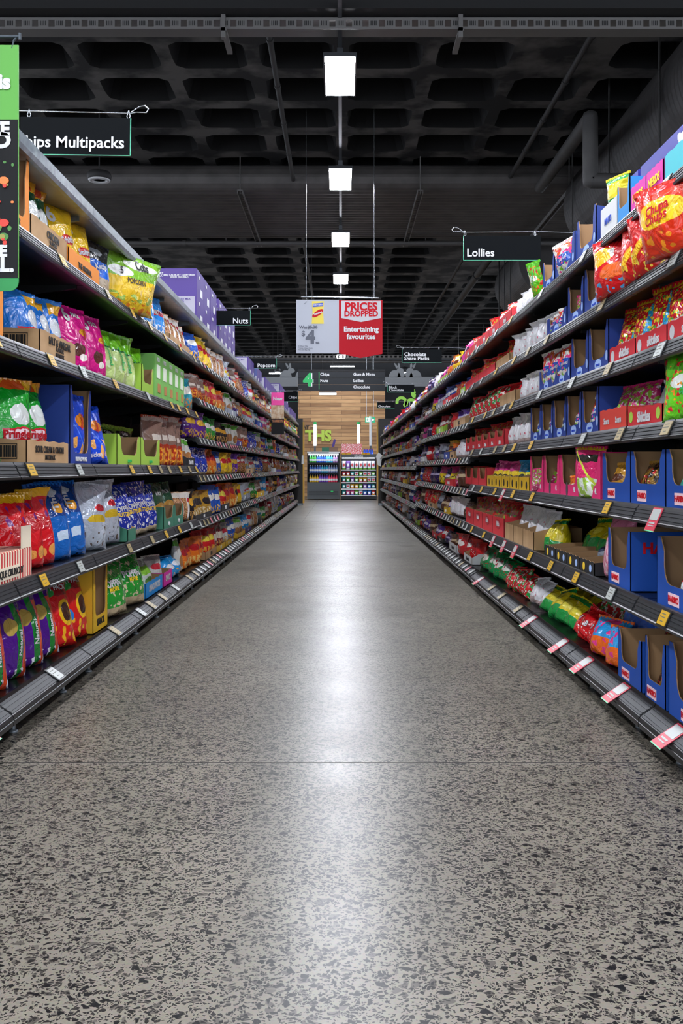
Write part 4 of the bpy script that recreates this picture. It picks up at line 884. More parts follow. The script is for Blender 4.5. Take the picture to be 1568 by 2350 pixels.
# trays and cartons ------------------------------------------------
def box_mats(out, inn=kraft_in): return [out, inn]
def make_tray(w_, d_, hf, hb, out, cut=0.0, hs=None, name='display_tray', t=.003, torn=0):
    """open carton: front lip hf, back hb, sides stepping up. cut>0: tall posts beside a U opening"""
    hs = hb if hs is None else hs; h2 = w_/2; y0, y1 = -d_/2, d_/2
    mb = MB()
    mb.box(-h2, h2, y0, y1, 0, t, 1)
    mb.box(-h2, h2, y1-t, y1, 0, hb, 0)
    rn = random.Random(int(w_*1000+torn))
    for s in (-1, 1):
        x = s*h2; xa, xb = min(x, x-s*t), max(x, x-s*t)
        top_f = hs if cut else hf
        pts = [(y0, 0), (y1, 0), (y1, hb), (y0+d_*.35, hs)] + ([(y0, hs)] if cut else [(y0+d_*.2, (hs+hf)/2), (y0, hf)])
        if torn:
            pts = [(y0, 0), (y1, 0), (y1, hb)]+[(y1-(y1-y0)*q/7, hs*(1-.07*rn.random())) for q in range(1, 7)]+[(y0, hs*.96)]
        n = len(pts)
        vs = [(xa, y, z) for y, z in pts]+[(xb, y, z) for y, z in pts]
        outer = 0; oside = tuple(range(n)) if s == -1 else tuple(range(n, 2*n)); iside = tuple(range(n, 2*n)) if s == -1 else tuple(range(n))
        mb.add(vs, [oside], 0); mb.add(vs, [iside], 1); mb.add(vs, [(i, (i+1) % n, n+(i+1) % n, n+i) for i in range(n)], 1)
    if cut:
        a = w_*.15; r = a*.8; P = [(-h2, 0), (h2, 0), (h2, hs), (h2-a*.55, hs)]
        P += [(h2-a-.0*q, hs*.9-(hs*.9-hf-r)*q/3) for q in range(1, 4)]
        P += [(h2-a-r+r*math.cos(R(-q)), hf+r+r*math.sin(R(-q))) for q in (30, 60, 90)]
        P += [(-h2+a+r-r*math.sin(R(q)), hf+r-r*math.cos(R(q))) for q in (0, 30, 60)]
        P += [(-h2+a, hs*.9-(hs*.9-hf-r)*q/3) for q in (3, 2, 1)]+[(-h2+a*.55, hs), (-h2, hs)]
    else:
        P = [(-h2, 0), (h2, 0), (h2, hf)]+[(h2-w_*q/8, hf+(.004 if q % 2 else 0)) for q in range(1, 8)]+[(-h2, hf)]
    n = len(P)
    vs = [(x, y0, z) for x, z in P]+[(x, y0+t, z) for x, z in P]
    mb.add(vs, [tuple(range(n))], 0); mb.add(vs, [tuple(range(2*n-1, n-1, -1))], 1); mb.add(vs, [(i, (i+1) % n, n+(i+1) % n, n+i) for i in range(n)], 1)
    o = mb.obj(name, box_mats(out)); return o
def barcode(w_, h, m=BLACKI, seed=1, frame=True):
    mb = MB(); r = random.Random(seed); x = -w_/2+.006
    while x < w_/2-.006:
        b = r.choice([.0015, .003, .0045])*w_/.08; mb.box(x, x+b, -.0008, 0, -h/2+.006, h/2-.006); x += b+r.choice([.0015, .003])*w_/.08
    if frame:
        for a in ((-w_/2, w_/2, -h/2, -h/2+.002), (-w_/2, w_/2, h/2-.002, h/2), (-w_/2, -w_/2+.002, -h/2, h/2), (w_/2-.002, w_/2, -h/2, h/2)): mb.box(a[0], a[1], -.0008, 0, a[2], a[3])
    return mb.mesh('barcode', m)
def make_carton(w_, d_, h, out, name='carton', bev=.002):
    mb = MB(); mb.box(-w_/2, w_/2, -d_/2, d_/2, 0, h)
    me = mb.mesh(name, out); bm = bmesh.new(); bm.from_mesh(me); bmesh.ops.bevel(bm, geom=list(bm.edges), offset=bev, segments=2, affect='EDGES')
    uvl = bm.loops.layers.uv.new('UVMap')
    for f in bm.faces:
        for l in f.loops:
            c = l.vert.co; l[uvl].uv = ((c.x/w_+.5) if abs(f.normal.y) > .5 else (c.y/d_+.5), c.z/h) if abs(f.normal.z) < .6 else (c.x/w_+.5, c.y/d_+.5)
    bm.to_mesh(me); bm.free()
    o = link(name, me)
    mb = MB(); mb.box(-w_/2, w_/2, -.0015, .0015, h-.0002, h+.0006); mb.obj('flap_seam', BLACKI, o)
    return o

# labels -----------------------------------------------------------
ORD = ['first', 'second', 'third', 'fourth', 'fifth', 'sixth', 'seventh', 'eighth', 'ninth', 'tenth']
NUM = ['none', 'one', 'two', 'three', 'four', 'five', 'six', 'seven', 'eight', 'nine', 'ten']
used_labels = {}
def lvl(side, k, n):
    nm = 'bottom' if k == 0 else ('top' if k == n-1 else ORD[k])
    return '%s %s shelf' % (('left' if side == 'L' else 'right'), nm)
def set_label(o, lab, cat, group):
    w_ = lab.split()
    if len(w_) > 16: lab = ' '.join(w_[:16])
    if lab in used_labels: used_labels[lab] += 1
    else: used_labels[lab] = 1
    tag(o, lab, cat, group)
CATS = dict(chip_bag='chip bag', popcorn_bag='popcorn bag', nut_bag='nut bag', sweets_bag='sweets bag', chocolate_bag='chocolate bag', mint_pack='mint pack', chocolate_bar='chocolate bar')
def short(desc): return ' '.join(desc.split()[:2]) if len(desc.split()) > 3 else desc

def world_pos(side, y, inset, z):
    return ((LX-inset) if side == 'L' else (RX+inset), y, z)
FACE = {'L': math.pi/2, 'R': -math.pi/2}
seedc = [0]
def place(o, side, y, inset, z, yaw=0, tilt=0, roll=0):
    o.location = world_pos(side, y, inset, z); o.rotation_euler = (R(tilt), R(roll), FACE[side]+R(yaw)); return o

prev = {}
def run(side, lev, y0, y1, key, n, h, d=.1, inset=None, tray=None, yaw=None, tilt=-6, wf=.98, stand=True, zoff=0, rnd=random.Random(7), where=None, detail=2, flop=0, back=0, note=True, trayspec=None, w_abs=None):
    """n bags of one design filling y0..y1 (near to far) on a shelf"""
    Z = LZ['A'] if side == 'L' else RZ['A']
    z = Z[lev] if isinstance(lev, int) else lev; nl = len(Z)
    z += .006 if lev == 0 else .001
    pitch = (y1-y0)/n; w_ = w_abs or pitch*wf
    ins = inset if inset is not None else d/2+.03
    ln = where or (lvl(side, lev, nl) if isinstance(lev, int) else 'top shelf')
    pv = prev.get((side, lev)); desc = D[key]['desc']
    if tray: z += .004
    for r_ in range(1+back):
        for i in range(n):
            seedc[0] += 1
            o = make_bag(key, w_, h*(1+.03*((i*7+r_) % 3-1)), d, seed=(i+r_) % 3, detail=detail if r_ == 0 else min(detail, 1), stand=stand, flop=flop)
            yw = yaw if yaw is not None else (-14 if side == 'L' else 14)
            place(o, side, y0+(i+.5)*pitch, ins+r_*(d*.95), z+zoff, yw+rnd.uniform(-5, 5)*(3 if tilt <= -20 else 1), tilt+rnd.uniform(-3, 3)*(3 if tilt <= -20 else 1), rnd.uniform(-14, 14) if tilt <= -20 else rnd.uniform(-3, 3))
            cnt = '' if n == 1 else ', %s of %s from the near end' % (ORD[i], NUM[n])
            if r_: cnt = ', behind the %s' % (('%s one' % ORD[i]) if n > 1 else 'front one')
            set_label(o, '%s%s, %s' % (desc, cnt, ln) if n > 1 or r_ else ('%s just past the %s, %s' % (desc, short(pv)+' one', ln) if pv and note else '%s, %s' % (desc, ln)), CATS[D[key]['kind']], '%ss on the %s' % (desc, ln))
    prev[(side, lev)] = desc

def tray_at(side, lev, y0, y1, out, hf, hb, cut=0, d=.3, desc='kraft tray', texts=(), ins0=.015, sidetext=(), code=None, n=1, torn=0, hs=None, mark=None):
    Z = LZ['A'] if side == 'L' else RZ['A']; z = Z[lev]+(.006 if lev == 0 else .001); ln = lvl(side, lev, len(Z))
    p = (y1-y0)/n; res = []
    for i in range(n):
        w_ = p*.985
        o = make_tray(w_, d, hf, hb, out, cut, hs=hs, torn=torn, name='display_box' if cut else 'display_tray')
        place(o, side, y0+(i+.5)*p, d/2+ins0, z)
        for t, x, zz, sz, ink in texts: text_on(o, t, sz, INKS[ink], (x*w_, -d/2-.002, zz), bold=.03)
        nx = -1 if side == 'L' else 1          # side panel facing the camera
        for t, yy, zz, sz, ink in sidetext: link('lettering', text_mesh(t, sz, INKS[ink], bold=.03), o, (nx*(w_/2+.001), yy, zz), (R(90), 0, R(-90 if nx < 0 else 90)))
        if code: link('barcode', barcode(code[0], code[1]), o, (nx*(w_/2+.001), code[2], code[3]), (0, 0, R(-90 if nx < 0 else 90)))
        if mark:
            for (kind, u, zz, a, b, m) in mark:
                mb = MB()
                if kind == 'r': mb.box(u*w_-a/2, u*w_+a/2, -.0012, 0, zz-b/2, zz+b/2)
                else: mb.poly([(u*w_+a*math.cos(2*math.pi*q/18), zz+b*math.sin(2*math.pi*q/18)) for q in range(18)], -.0012, 0)
                mb.obj('printed_patch', m, o, (0, -d/2-.0003, 0))
        cnt = '' if n == 1 else ', %s of %s from the near end' % (ORD[i], NUM[n])
        set_label(o, '%s%s, %s' % (desc, cnt, ln), 'display box' if cut else 'display tray', '%ss on the %s' % (desc.split(' printed')[0], ln) if n > 1 else None)
        res.append(o)
    return res
def carton_at(side, lev, y0, y1, out, h, d=.3, desc='', texts=(), n=1, z=None, ln=None, ins0=.015, panel=None, cat='carton', name='carton', sidepanel=None, sidetexts=(), group=None):
    Z = LZ['A'] if side == 'L' else RZ['A']; ln = ln or lvl(side, lev, len(Z)); z = z if z is not None else Z[lev]+(.006 if lev == 0 else .001); p = (y1-y0)/n; res = []
    for i in range(n):
        w_ = p*.985; o = make_carton(w_, d, h, out, name); place(o, side, y0+(i+.5)*p, d/2+ins0, z)
        if panel:
            for (u, zz, a, b, m) in panel:
                mb = MB(); mb.box(u*w_-a*w_/2, u*w_+a*w_/2, -.0012, 0, zz*h-b*h/2, zz*h+b*h/2); mb.obj('printed_panel', m, o, (0, -d/2-.0003, 0))
        for t, x, zz, sz, ink in texts: text_on(o, t, sz, INKS[ink], (x*w_, -d/2-.002, zz*h), bold=.03)
        nx = -1 if side == 'L' else 1
        if sidepanel:
            for (u, zz, a, b, m) in sidepanel:
                mb = MB(); mb.box(-.0012, 0, u*d-a*d/2, u*d+a*d/2, zz*h-b*h/2, zz*h+b*h/2) if nx < 0 else mb.box(0, .0012, u*d-a*d/2, u*d+a*d/2, zz*h-b*h/2, zz*h+b*h/2)
                mb.obj('printed_panel', m, o, (nx*(w_/2+.0003), 0, 0))
        for t, yy, zz, sz, ink in sidetexts: link('lettering', text_mesh(t, sz, INKS[ink], bold=.03), o, (nx*(w_/2+.002), yy*d, zz*h), (R(90), 0, R(-90 if nx < 0 else 90)))
        cnt = '' if n == 1 else ', %s of %s from the near end' % (ORD[i], NUM[n])
        set_label(o, '%s%s, %s' % (desc, cnt, ln), cat, group or (('%ss on the %s' % (desc, ln)) if n > 1 else None)); res.append(o)
    return res

YL = lambda px: -LX*F/(783-px)
YR = lambda px: RX*F/(px-783)
orange_b = mat('orange_board', '#dd842a', .7); blue_b = mat('blue_board', '#16378a', .6); dblue_b = mat('deep_blue_board', '#1c3e8c', .6)
lime_b = mat('lime_board', '#93b93a', .7); teal_b = mat('pine_board', '#2d6a52', .7); pink_b = mat('pink_board', '#e0246e', .6)
red_b = mat('red_board', '#cf2a34', .6); sky_b = mat('sky_board', '#1d86cc', .6); kblue = mat('gummy_blue_board', '#0c47a0', .55); club = mat('club_blue_board', '#10138a', .45)
yel_b = mat('yellow_board', '#d7aa1c', .6); black_b = mat('black_board', '#19191c', .6); coral_b = mat('coral_board', '#dc4437', .6); turq_b = mat('turquoise_board', '#3fb9c4', .6)
mag_b = mat('magenta_board', '#d42ba0', .6); white_b = mat('white_board', '#cfd0cf', .6); green_b = mat('green_carton_board', '#74b356', .55); purple_b = mat('purple_board', '#432c78', .55)
grey_b = mat('silver_board', '#8f97a4', .5); yfig = mat('yellow_patch', '#efc52a', .6); dgreen_b = mat('forest_board', '#1f5c45', .6)
stripe_b = print_mat('striped_board', '#e6d7bd', [('stripe', 14, '#c73230')], crinkle=0, wob=0, rough=.6, coat=0)

def near_left():
    r = run
    # fifth (top merchandise) shelf
    tray_at('L', 4, YL(12), YL(77), orange_b, .05, .255, cut=1, d=.24, desc='tall orange cut-out box with cheesy snacks', texts=[('PUFFS', 0, .025, .03, 'k')], hs=.25)
    r('L', 4, YL(18), YL(72), 'cheetos', 1, .25, .1, tray=1, inset=.11, tilt=-2)
    tray_at('L', 4, YL(80), YL(162), kraft, .085, .09, d=.3, desc='kraft tray printed CHICKEN FLAVOUR MULTIPACK', texts=[('CHICKEN', .08, .058, .034, 'k'), ('FLAVOUR', .08, .036, .02, 'k'), ('MULTIPACK', .08, .018, .018, 'k')])
    r('L', 4, YL(84), YL(158), 'dkgreen', 3, .255, .10, tray=1, inset=.1, yaw=-25, wf=1.25, flop=.25)
    tray_at('L', 4, YL(165), YL(236), orange_b, .075, .14, d=.26, desc='orange tray printed with dark lines', texts=[('THE ORIGINAL', 0, .035, .03, 'k')], hs=.12)
    r('L', 4, YL(168), YL(234), 'yellow6', 2, .275, .11, tray=1, inset=.1, yaw=-22, wf=1.1)
    r('L', 4, YL(238), YL(272), 'blackblue', 1, .25, .1, yaw=-20, flop=.2)
    r('L', 4, YL(276), YL(332), 'cobs', 1, .275, .12, inset=.05, tilt=8, yaw=-16)
    r('L', 4, YL(334), YL(390), 'blueparty', 2, .24, .1, yaw=-20, wf=1.05)
    tray_at('L', 4, YL(394), YL(440), kraft, .05, .08, d=.2, desc='low kraft tray of nut clusters', texts=[('NUTS', 0, .025, .025, 'r')])
    r('L', 4, YL(396), YL(438), 'granola', 4, .19, .09, tray=1, yaw=-22, wf=1.0)
    # fourth shelf
    tray_at('L', 3, 2.70, 2.99, orange_b, .06, .2, cut=1, d=.22, desc='orange cut-out box at the left frame edge', hs=.2)
    r('L', 3, 2.72, 2.97, 'cheetos', 1, .2, .1, tray=1, inset=.11, tilt=-2)
    tray_at('L', 3, 3.345, YL(182), kraft, .085, .09, d=.32, desc='kraft tray printed SALT & VINEGAR FLAVOUR MULTIPACK', texts=[('SALT & VINEGAR', .02, .06, .036, 'k'), ('FLAVOUR', .02, .038, .022, 'k'), ('MULTIPACK', .02, .018, .02, 'k')], code=(.16, .055, -.04, .045))
    r('L', 3, 3.36, YL(180), 'pringblue', 3, .235, .13, tray=1, inset=.12, yaw=-25, wf=1.3, tilt=-4, flop=.1, back=1)
    r('L', 3, 3.84, YL(266), 'pink6', 2, .275, .1, yaw=-18, wf=1.0, tilt=-8)
    r('L', 3, YL(267), YL(330), 'ltgreen', 3, .265, .12, yaw=-20, wf=1.1, tilt=-8, flop=.15)
    tray_at('L', 3, YL(331), YL(358), lime_b, .06, .15, cut=1, d=.2, desc='lime cut-out box holding one popcorn bag', hs=.15)
    r('L', 3, YL(333), YL(357), 'ltgreen', 1, .255, .1, tray=1, inset=.1)
    prev[('L', 3)] = None
    carton_at('L', 3, YL(361), YL(427), green_b, .245, .1, 'light green upright snack carton', n=5, name='snack_carton', panel=[(0, .62, .5, .3, mat('label_white', '#dfe6d4', .5)), (.1, .25, .4, .2, mat('nut_brown', '#b47a4a', .6))], texts=[('PICKS', -.05, .88, .03, 'w')])
    # third shelf
    r('L', 2, 2.86, 3.03, 'greenwhite', 1, .2, .13, yaw=-25, tilt=-10, w_abs=.24)
    tray_at('L', 2, 3.205, YL(166), kraft, .078, .085, d=.3, desc='kraft tray printed SOUR CREAM & ONION MULTIPACK', texts=[('SOUR CREAM & ONION', .02, .05, .031, 'k'), ('MULTIPACK', .02, .024, .022, 'k')], code=(.12, .05, -.06, .042))
    r('L', 2, 3.22, 3.58, 'pringgreen', 2, .29, .13, tray=1, inset=.11, yaw=-26, wf=1.25, tilt=-3, flop=.25, back=1)
    tray_at('L', 2, 3.72, YL(217), blue_b, .045, .30, cut=1, d=.36, desc='tall blue cut-out carton with a number on its side', hs=.3, sidetext=[('32000', .05, .17, .04, 'w')], texts=[('BUFFALO WINGS', 0, .022, .022, 'w')])
    r('L', 2, 3.745, YL(215), 'blue6', 1, .285, .12, tray=1, inset=.085, tilt=-2, yaw=-14)
    r('L', 2, YL(220), YL(255), 'blue6', 1, .265, .11, yaw=-22, tilt=-12, inset=.06)
    tray_at('L', 2, 4.5, YL(372), lime_b, .05, .15, cut=1, d=.3, n=2, desc='lime green cut-out popcorn box', hs=.145, sidetext=[('PACK', -.04, .08, .045, 'g')], texts=[('popcorn', 0, .025, .025, 'g')])
    r('L', 2, 4.52, YL(370), 'cobstray', 3, .17, .1, tray=1, inset=.2, wf=1.0, zoff=.03)
    r('L', 2, YL(374), YL(431), 'brownred', 4, .30, .09, yaw=-22, wf=1.1, flop=.3)
    # second shelf
    o = make_carton(.34, .12, .095, stripe_b, 'striped_box'); place(o, 'L', 3.09, .075, .502)
    t = MB(); t.box(-.16, .04, -.0015, 0, .012, .05); t.obj('printed_panel', mat('cream_print', '#e6d7bd', .6), o, (0, -.061, 0)); text_on(o, 'UNIQUE CRUNCHY', .03, BLACKI, (-.06, -.064, .03), bold=.02)
    t = MB(); t.box(.075, .165, -.06, -.055, .095, .165); t.obj('raised_flap', mat('cream_print', '#e6d7bd', .6), o)
    set_label(o, 'red and white striped snack box, left second shelf', 'snack box', None)
    r('L', 1, 2.93, 3.17, 'frenchred', 1, .30, .13, inset=.19, yaw=-20)
    r('L', 1, 3.27, YL(160), 'redcheese', 3, .27, .14, yaw=-25, wf=1.25, tilt=-8, flop=.3)
    r('L', 1, YL(162), YL(222), 'thinblue', 2, .305, .13, yaw=-25, wf=1.15, tilt=-10, flop=.1)
    r('L', 1, YL(224), YL(296), 'silver', 2, .30, .14, yaw=-22, wf=1.05, tilt=-8, flop=.4)
    tray_at('L', 1, YL(300), YL(318), teal_b, .06, .08, d=.15, desc='small pine green tray left of the navy popcorn')
    r('L', 1, YL(299), YL(379), 'popblue', 4, .27, .13, yaw=-20, wf=1.1, tilt=-6)
    tray_at('L', 1, YL(381), YL(425), teal_b, .06, .14, cut=1, d=.2, n=2, desc='pine green cut-out chip box', texts=[('chips', 0, .03, .03, 'w')], hs=.13)
    r('L', 1, YL(383), YL(423), 'dkgreenchip', 2, .26, .1, tray=1, inset=.1, yaw=-12)
    # bottom
    r('L', 0, 2.84, 3.0, 'greenwhite', 1, .18, .12, w_abs=.22, inset=.11, yaw=-20, tilt=-12)
    r('L', 0, 3.05, YL(188), 'purple', 4, .345, .15, yaw=-28, wf=1.35, tilt=-12, inset=.15)
    r('L', 0, YL(190), YL(248), 'redcorn', 2, .335, .13, yaw=-26, wf=1.2, tilt=-14, inset=.14)
    tray_at('L', 0, YL(250), YL(281), yel_b, .07, .29, cut=1, d=.2, desc='tall yellow cut-out box with black writing', texts=[('SNACK', 0, .04, .04, 'k')], hs=.285, ins0=.07)
    r('L', 0, YL(252), YL(279), 'yellowchip', 1, .25, .09, tray=1, inset=.17)
    r('L', 0, YL(284), YL(360), 'greenpop', 2, .275, .14, yaw=-16, wf=1.0, tilt=-8, inset=.13, back=0)
    tray_at('L', 0, YL(363), YL(399), sky_b, .085, .09, d=.22, desc='blue tray printed SNACK PACKS', texts=[('SNACK PACKS', 0, .045, .05, 'w')], ins0=.07)
    r('L', 0, YL(364), YL(398), 'grnwhite', 2, .18, .12, tray=1, inset=.17, tilt=-10)
    tray_at('L', 0, YL(401), YL(420), mag_b, .085, .09, d=.22, desc='magenta tray beside the blue one', texts=[('SNACK', 0, .045, .05, 'w')], ins0=.07)
    r('L', 0, YL(402), YL(419), 'whitechip', 1, .18, .1, tray=1, inset=.17)
    r('L', 0, YL(421), YL(444), 'skyblue', 2, .14, .13, inset=.13, tilt=-15)
near_left()

HAR = [('r', -.12, .03, .075, .03, mat('print_pale_pink', '#e8c4c8', .6))]
def gummy_box(lev, y0, y1, n, desc, h=.165, d=.26, side=False):
    return tray_at('R', lev, y0, y1, kblue, .068, h, cut=1, d=d, n=n, desc=desc, hs=h, mark=[('r', -.15, .03, .09, .034, mat('print_pale_pink', '#e8c4c8', .6))], texts=[('HARIBO', -.15, .03, .024, 'r')],
        sidetext=[('HARIBO', -.02, h*.72, .05, 'r'), ('gummy sweets', .0, h*.5, .014, 'w')] if side else (), code=(.1, .05, .02, h*.22) if side else None, ins0=.05 if lev == 0 else .015)
def saver_box(lev, y0, y1, n, desc, h=.155, torn=0, hf=.045, d=.26):
    return tray_at('R', lev, y0, y1, blue_b, hf, h, cut=1, d=d, n=n, desc=desc, hs=h, torn=torn, mark=[('e', .0, .024, .045, .02, mat('print_sky', '#9db8e6', .6)), ('e', .42, .045, .012, .018, mat('print_sky', '#9db8e6', .6))], texts=[('LIFESAVERS', 0, .022, .011, 'b')])
def near_right():
    r = run
    # top shelf (index 6): back stock cartons
    for i, (a, b) in enumerate(((3.42, 4.0), (4.02, 4.47))):
        o = make_carton(b-a-.01, .24, .40, club); o.location = (1.2+.12, (a+b)/2, 1.662); o.rotation_euler = (0, 0, -math.pi/2)
        set_label(o, 'tall royal blue carton at the back of the right top shelf, %s one' % ('near' if i == 0 else 'far'), 'carton', 'tall royal blue cartons')
        t = MB(); t.box(.16, .19, -.001, 0, .36, .38); t.obj('printed_panel', WHITE, o, (0, -.1205, 0))
    o = make_carton(.8, .24, .4, club); o.location = (1.32, 2.99, 1.662); o.rotation_euler = (0, 0, -math.pi/2); set_label(o, 'long royal blue carton reaching out of frame, right top shelf', 'carton', 'tall royal blue cartons')
    tray_at('R', 6, 2.55, YR(1512), turq_b, .09, .11, d=.2, desc='turquoise tray of purple bags')
    r('R', 6, 2.58, YR(1514), 'purplesw', 2, .17, .08, tray=1, inset=.1)
    tray_at('R', 6, YR(1510), YR(1436), mag_b, .09, .14, d=.18, n=2, desc='magenta tray printed NERDS', texts=[('NERDS', 0, .05, .035, 'y')])
    carton_at('R', 6, YR(1508), YR(1480), white_b, .20, .06, 'white slim box behind the magenta trays', ins0=.1)
    r('R', 6, YR(1478), YR(1438), 'purplesw', 1, .14, .08, tray=1, inset=.11)
    tray_at('R', 6, YR(1434), YR(1406), sky_b, .06, .14, cut=1, d=.18, desc='sky blue cut-out box on the top shelf', hs=.14)
    carton_at('R', 6, YR(1404), YR(1368), white_b, .12, .08, 'white and blue box, right top shelf', texts=[('MINTS', 0, .5, .03, 'b')])
    r('R', 6, YR(1402), YR(1376), 'yelgreen', 1, .11, .07, inset=.06, zoff=.1, tilt=14)
    saver_box(6, YR(1358), YR(1315), 1, 'torn blue box showing brown board inside', .165, torn=3)
    r('R', 6, YR(1364), YR(1346), 'orangeblue', 1, .15, .08, inset=.16)
    saver_box(6, YR(1310), YR(1268), 1, 'blue cut-out box with an orange bag leaning out', .145)
    r('R', 6, YR(1308), YR(1272), 'starburst', 1, .15, .09, tray=1, inset=.06, tilt=16)
    saver_box(6, YR(1264), YR(1238), 1, 'smaller torn blue box beside the slim green bag', .14, torn=2)
    r('R', 6, YR(1236), YR(1224), 'greenskit', 1, .17, .04, inset=.02, tilt=14)
    r('R', 6, YR(1222), YR(1172), 'whitesw', 4, .11, .1, wf=1.2, tilt=12, inset=.08)
    tray_at('R', 6, YR(1166), YR(1062), red_b, .07, .11, d=.2, n=5, desc='red sweets tray', texts=[("Allen's", 0, .035, .035, 'w')], mark=[('e', 0, .035, .07, .025, mat('print_red_dark', '#b0202a', .6))])
    r('R', 6, YR(1164), YR(1064), 'redjelly', 6, .15, .09, tray=1, inset=.09, wf=.95)
    # sixth
    r('R', 5, 2.55, 2.93, 'chupa', 1, .205, .1, inset=.0, tilt=12, w_abs=.27, yaw=20)
    r('R', 5, 2.95, 3.2, 'drumstick', 2, .195, .09, inset=.03, tilt=6, wf=1.5, yaw=22, back=1)
    r('R', 5, 3.22, 3.52, 'lollypop', 1, .205, .12, inset=.03, tilt=4, yaw=20)
    saver_box(5, YR(1379), YR(1332), 1, 'tall blue cut-out box right of the lollipop bags', .175)
    r('R', 5, YR(1376), YR(1334), 'starburst', 2, .16, .06, tray=1, inset=.07, wf=1.0)
    saver_box(5, YR(1330), YR(1294), 1, 'torn tall blue box, right sixth shelf', .16, torn=5)
    r('R', 5, YR(1328), YR(1296), 'pinkskit', 1, .12, .07, tray=1, inset=.07, w_abs=.2)
    saver_box(5, YR(1292), YR(1247), 1, 'low blue cut-out box beside white bags', .09)
    r('R', 5, YR(1290), YR(1249), 'starburst', 2, .1, .08, tray=1, inset=.06, tilt=8)
    r('R', 5, YR(1245), YR(1165), 'whitesw', 6, .14, .08, wf=1.1, inset=.06, flop=.5)
    tray_at('R', 5, YR(1163), YR(1132), kraft, .06, .08, d=.2, desc='plain kraft tray, right sixth shelf')
    r('R', 5, YR(1161), YR(1134), 'redjelly', 3, .17, .08, tray=1, inset=.09)
    tray_at('R', 5, YR(1130), YR(1062), red_b, .06, .09, d=.2, n=4, desc='red sweets tray')
    r('R', 5, YR(1128), YR(1064), 'redjelly', 6, .14, .08, tray=1, inset=.08)
    # fifth
    tray_at('R', 4, 2.55, YR(1388), red_b, .06, .085, d=.24, n=3, desc='red tray printed skittles', texts=[('skittles', .1, .03, .04, 'w')], mark=[('e', -.36, .03, .02, .02, WHITE)])
    r('R', 4, 2.57, YR(1390), 'skittles', 5, .19, .08, tray=1, inset=.07, wf=1.1, yaw=18)
    saver_box(4, YR(1386), YR(1302), 2, 'blue cut-out box beside the skittles trays'.replace('skittles', 'red'), .17)
    r('R', 4, YR(1384), YR(1304), 'starburst', 2, .10, .07, tray=1, inset=.075, wf=.6)
    saver_box(4, YR(1300), YR(1230), 2, 'lower blue cut-out box with bright bags', .10)
    r('R', 4, YR(1298), YR(1234), 'starburst', 3, .17, .09, tray=1, inset=.06, tilt=6, wf=1.05)
    r('R', 4, YR(1228), YR(1178), 'whitesw', 4, .13, .09, inset=.07, wf=1.15, flop=.6)
    tray_at('R', 4, YR(1176), YR(1140), kraft, .07, .08, d=.2, n=2, desc='plain kraft tray, right fifth shelf')
    r('R', 4, YR(1175), YR(1141), 'redb', 3, .13, .09, tray=1, inset=.09)
    r('R', 4, YR(1138), YR(1066), 'redgreen', 7, .15, .09, inset=.07, wf=1.1)
    # fourth
    r('R', 3, 2.55, 2.86, 'greenskit', 1, .205, .07, inset=.04, yaw=18, tilt=-2, zoff=.0)
    tray_at('R', 3, 2.9, 3.25, red_b, .06, .08, d=.26, n=1, desc='red tray printed skittles with lime dots', texts=[('Skittles', .0, .03, .045, 'w')], mark=[('e', -.4, .035, .02, .018, mat('lime_dot', '#a9cf4a', .6)), ('e', .4, .035, .02, .018, mat('lime_dot', '#a9cf4a', .6))])
    tray_at('R', 3, 3.26, YR(1366), coral_b, .075, .08, d=.28, n=1, desc='coral tray with white script', texts=[('Sours', -.22, .035, .03, 'w'), ('Sours', .22, .035, .03, 'w')])
    r('R', 3, 2.95, 3.25, 'whitesw', 2, .15, .09, tray=1, inset=.13, flop=.3)
    r('R', 3, 3.28, 3.58, 'pinkskit', 2, .16, .1, tray=1, inset=.1, wf=1.15, yaw=20)
    saver_box(3, YR(1364), YR(1210), 5, 'blue cut-out sweets box', .17)
    r('R', 3, YR(1362), YR(1212), 'starburst', 5, .15, .08, tray=1, inset=.065, wf=.72, yaw=12)
    r('R', 3, YR(1208), YR(1152), 'whitesw', 5, .16, .09, inset=.07, flop=.4, wf=1.2)
    tray_at('R', 3, YR(1150), YR(1064), red_b, .06, .1, d=.22, cut=1, n=6, desc='red cut-out jelly box', texts=[("Allen's", 0, .025, .03, 'w')], hs=.1)
    r('R', 3, YR(1148), YR(1066), 'redjelly', 6, .15, .08, tray=1, inset=.1, wf=.9)
    # third
    gummy_box(2, 2.52, YR(1372), 3, 'bright blue cut-out gummy box', .17)
    r('R', 2, 2.56, 2.84, 'mint', 2, .12, .07, tray=1, inset=.055, wf=.8, yaw=8); r('R', 2, 2.9, 3.22, 'bluegold', 2, .135, .07, tray=1, inset=.055, wf=.8, yaw=8)
    r('R', 2, 3.25, YR(1376), 'choc_gold', 2, .13, .07, tray=1, inset=.055, wf=.8, yaw=8)
    prev[('R', 2)] = None
    tray_at('R', 2, YR(1369), YR(1209), pink_b, .05, .175, cut=1, d=.26, n=4, desc='hot pink cut-out gum box', hs=.175, mark=[('e', -.1, .03, .018, .03, mat('print_dark_grey', '#4a4048', .6))], texts=[('4L', .3, .03, .03, 'w')])
    r('R', 2, YR(1360), YR(1325), 'gumtall', 1, .205, .08, inset=.035, tilt=4, yaw=16); r('R', 2, YR(1318), YR(1255), 'gumorange', 2, .085, .08, tray=1, inset=.07); r('R', 2, YR(1250), YR(1212), 'pinkskit', 1, .12, .08, tray=1, inset=.05)
    tray_at('R', 2, YR(1207), YR(1112), yel_b, .07, .09, d=.22, n=5, desc='yellow patterned sour tray', mark=[('e', -.2, .035, .02, .02, BLACKI), ('e', .25, .03, .02, .02, BLACKI)])
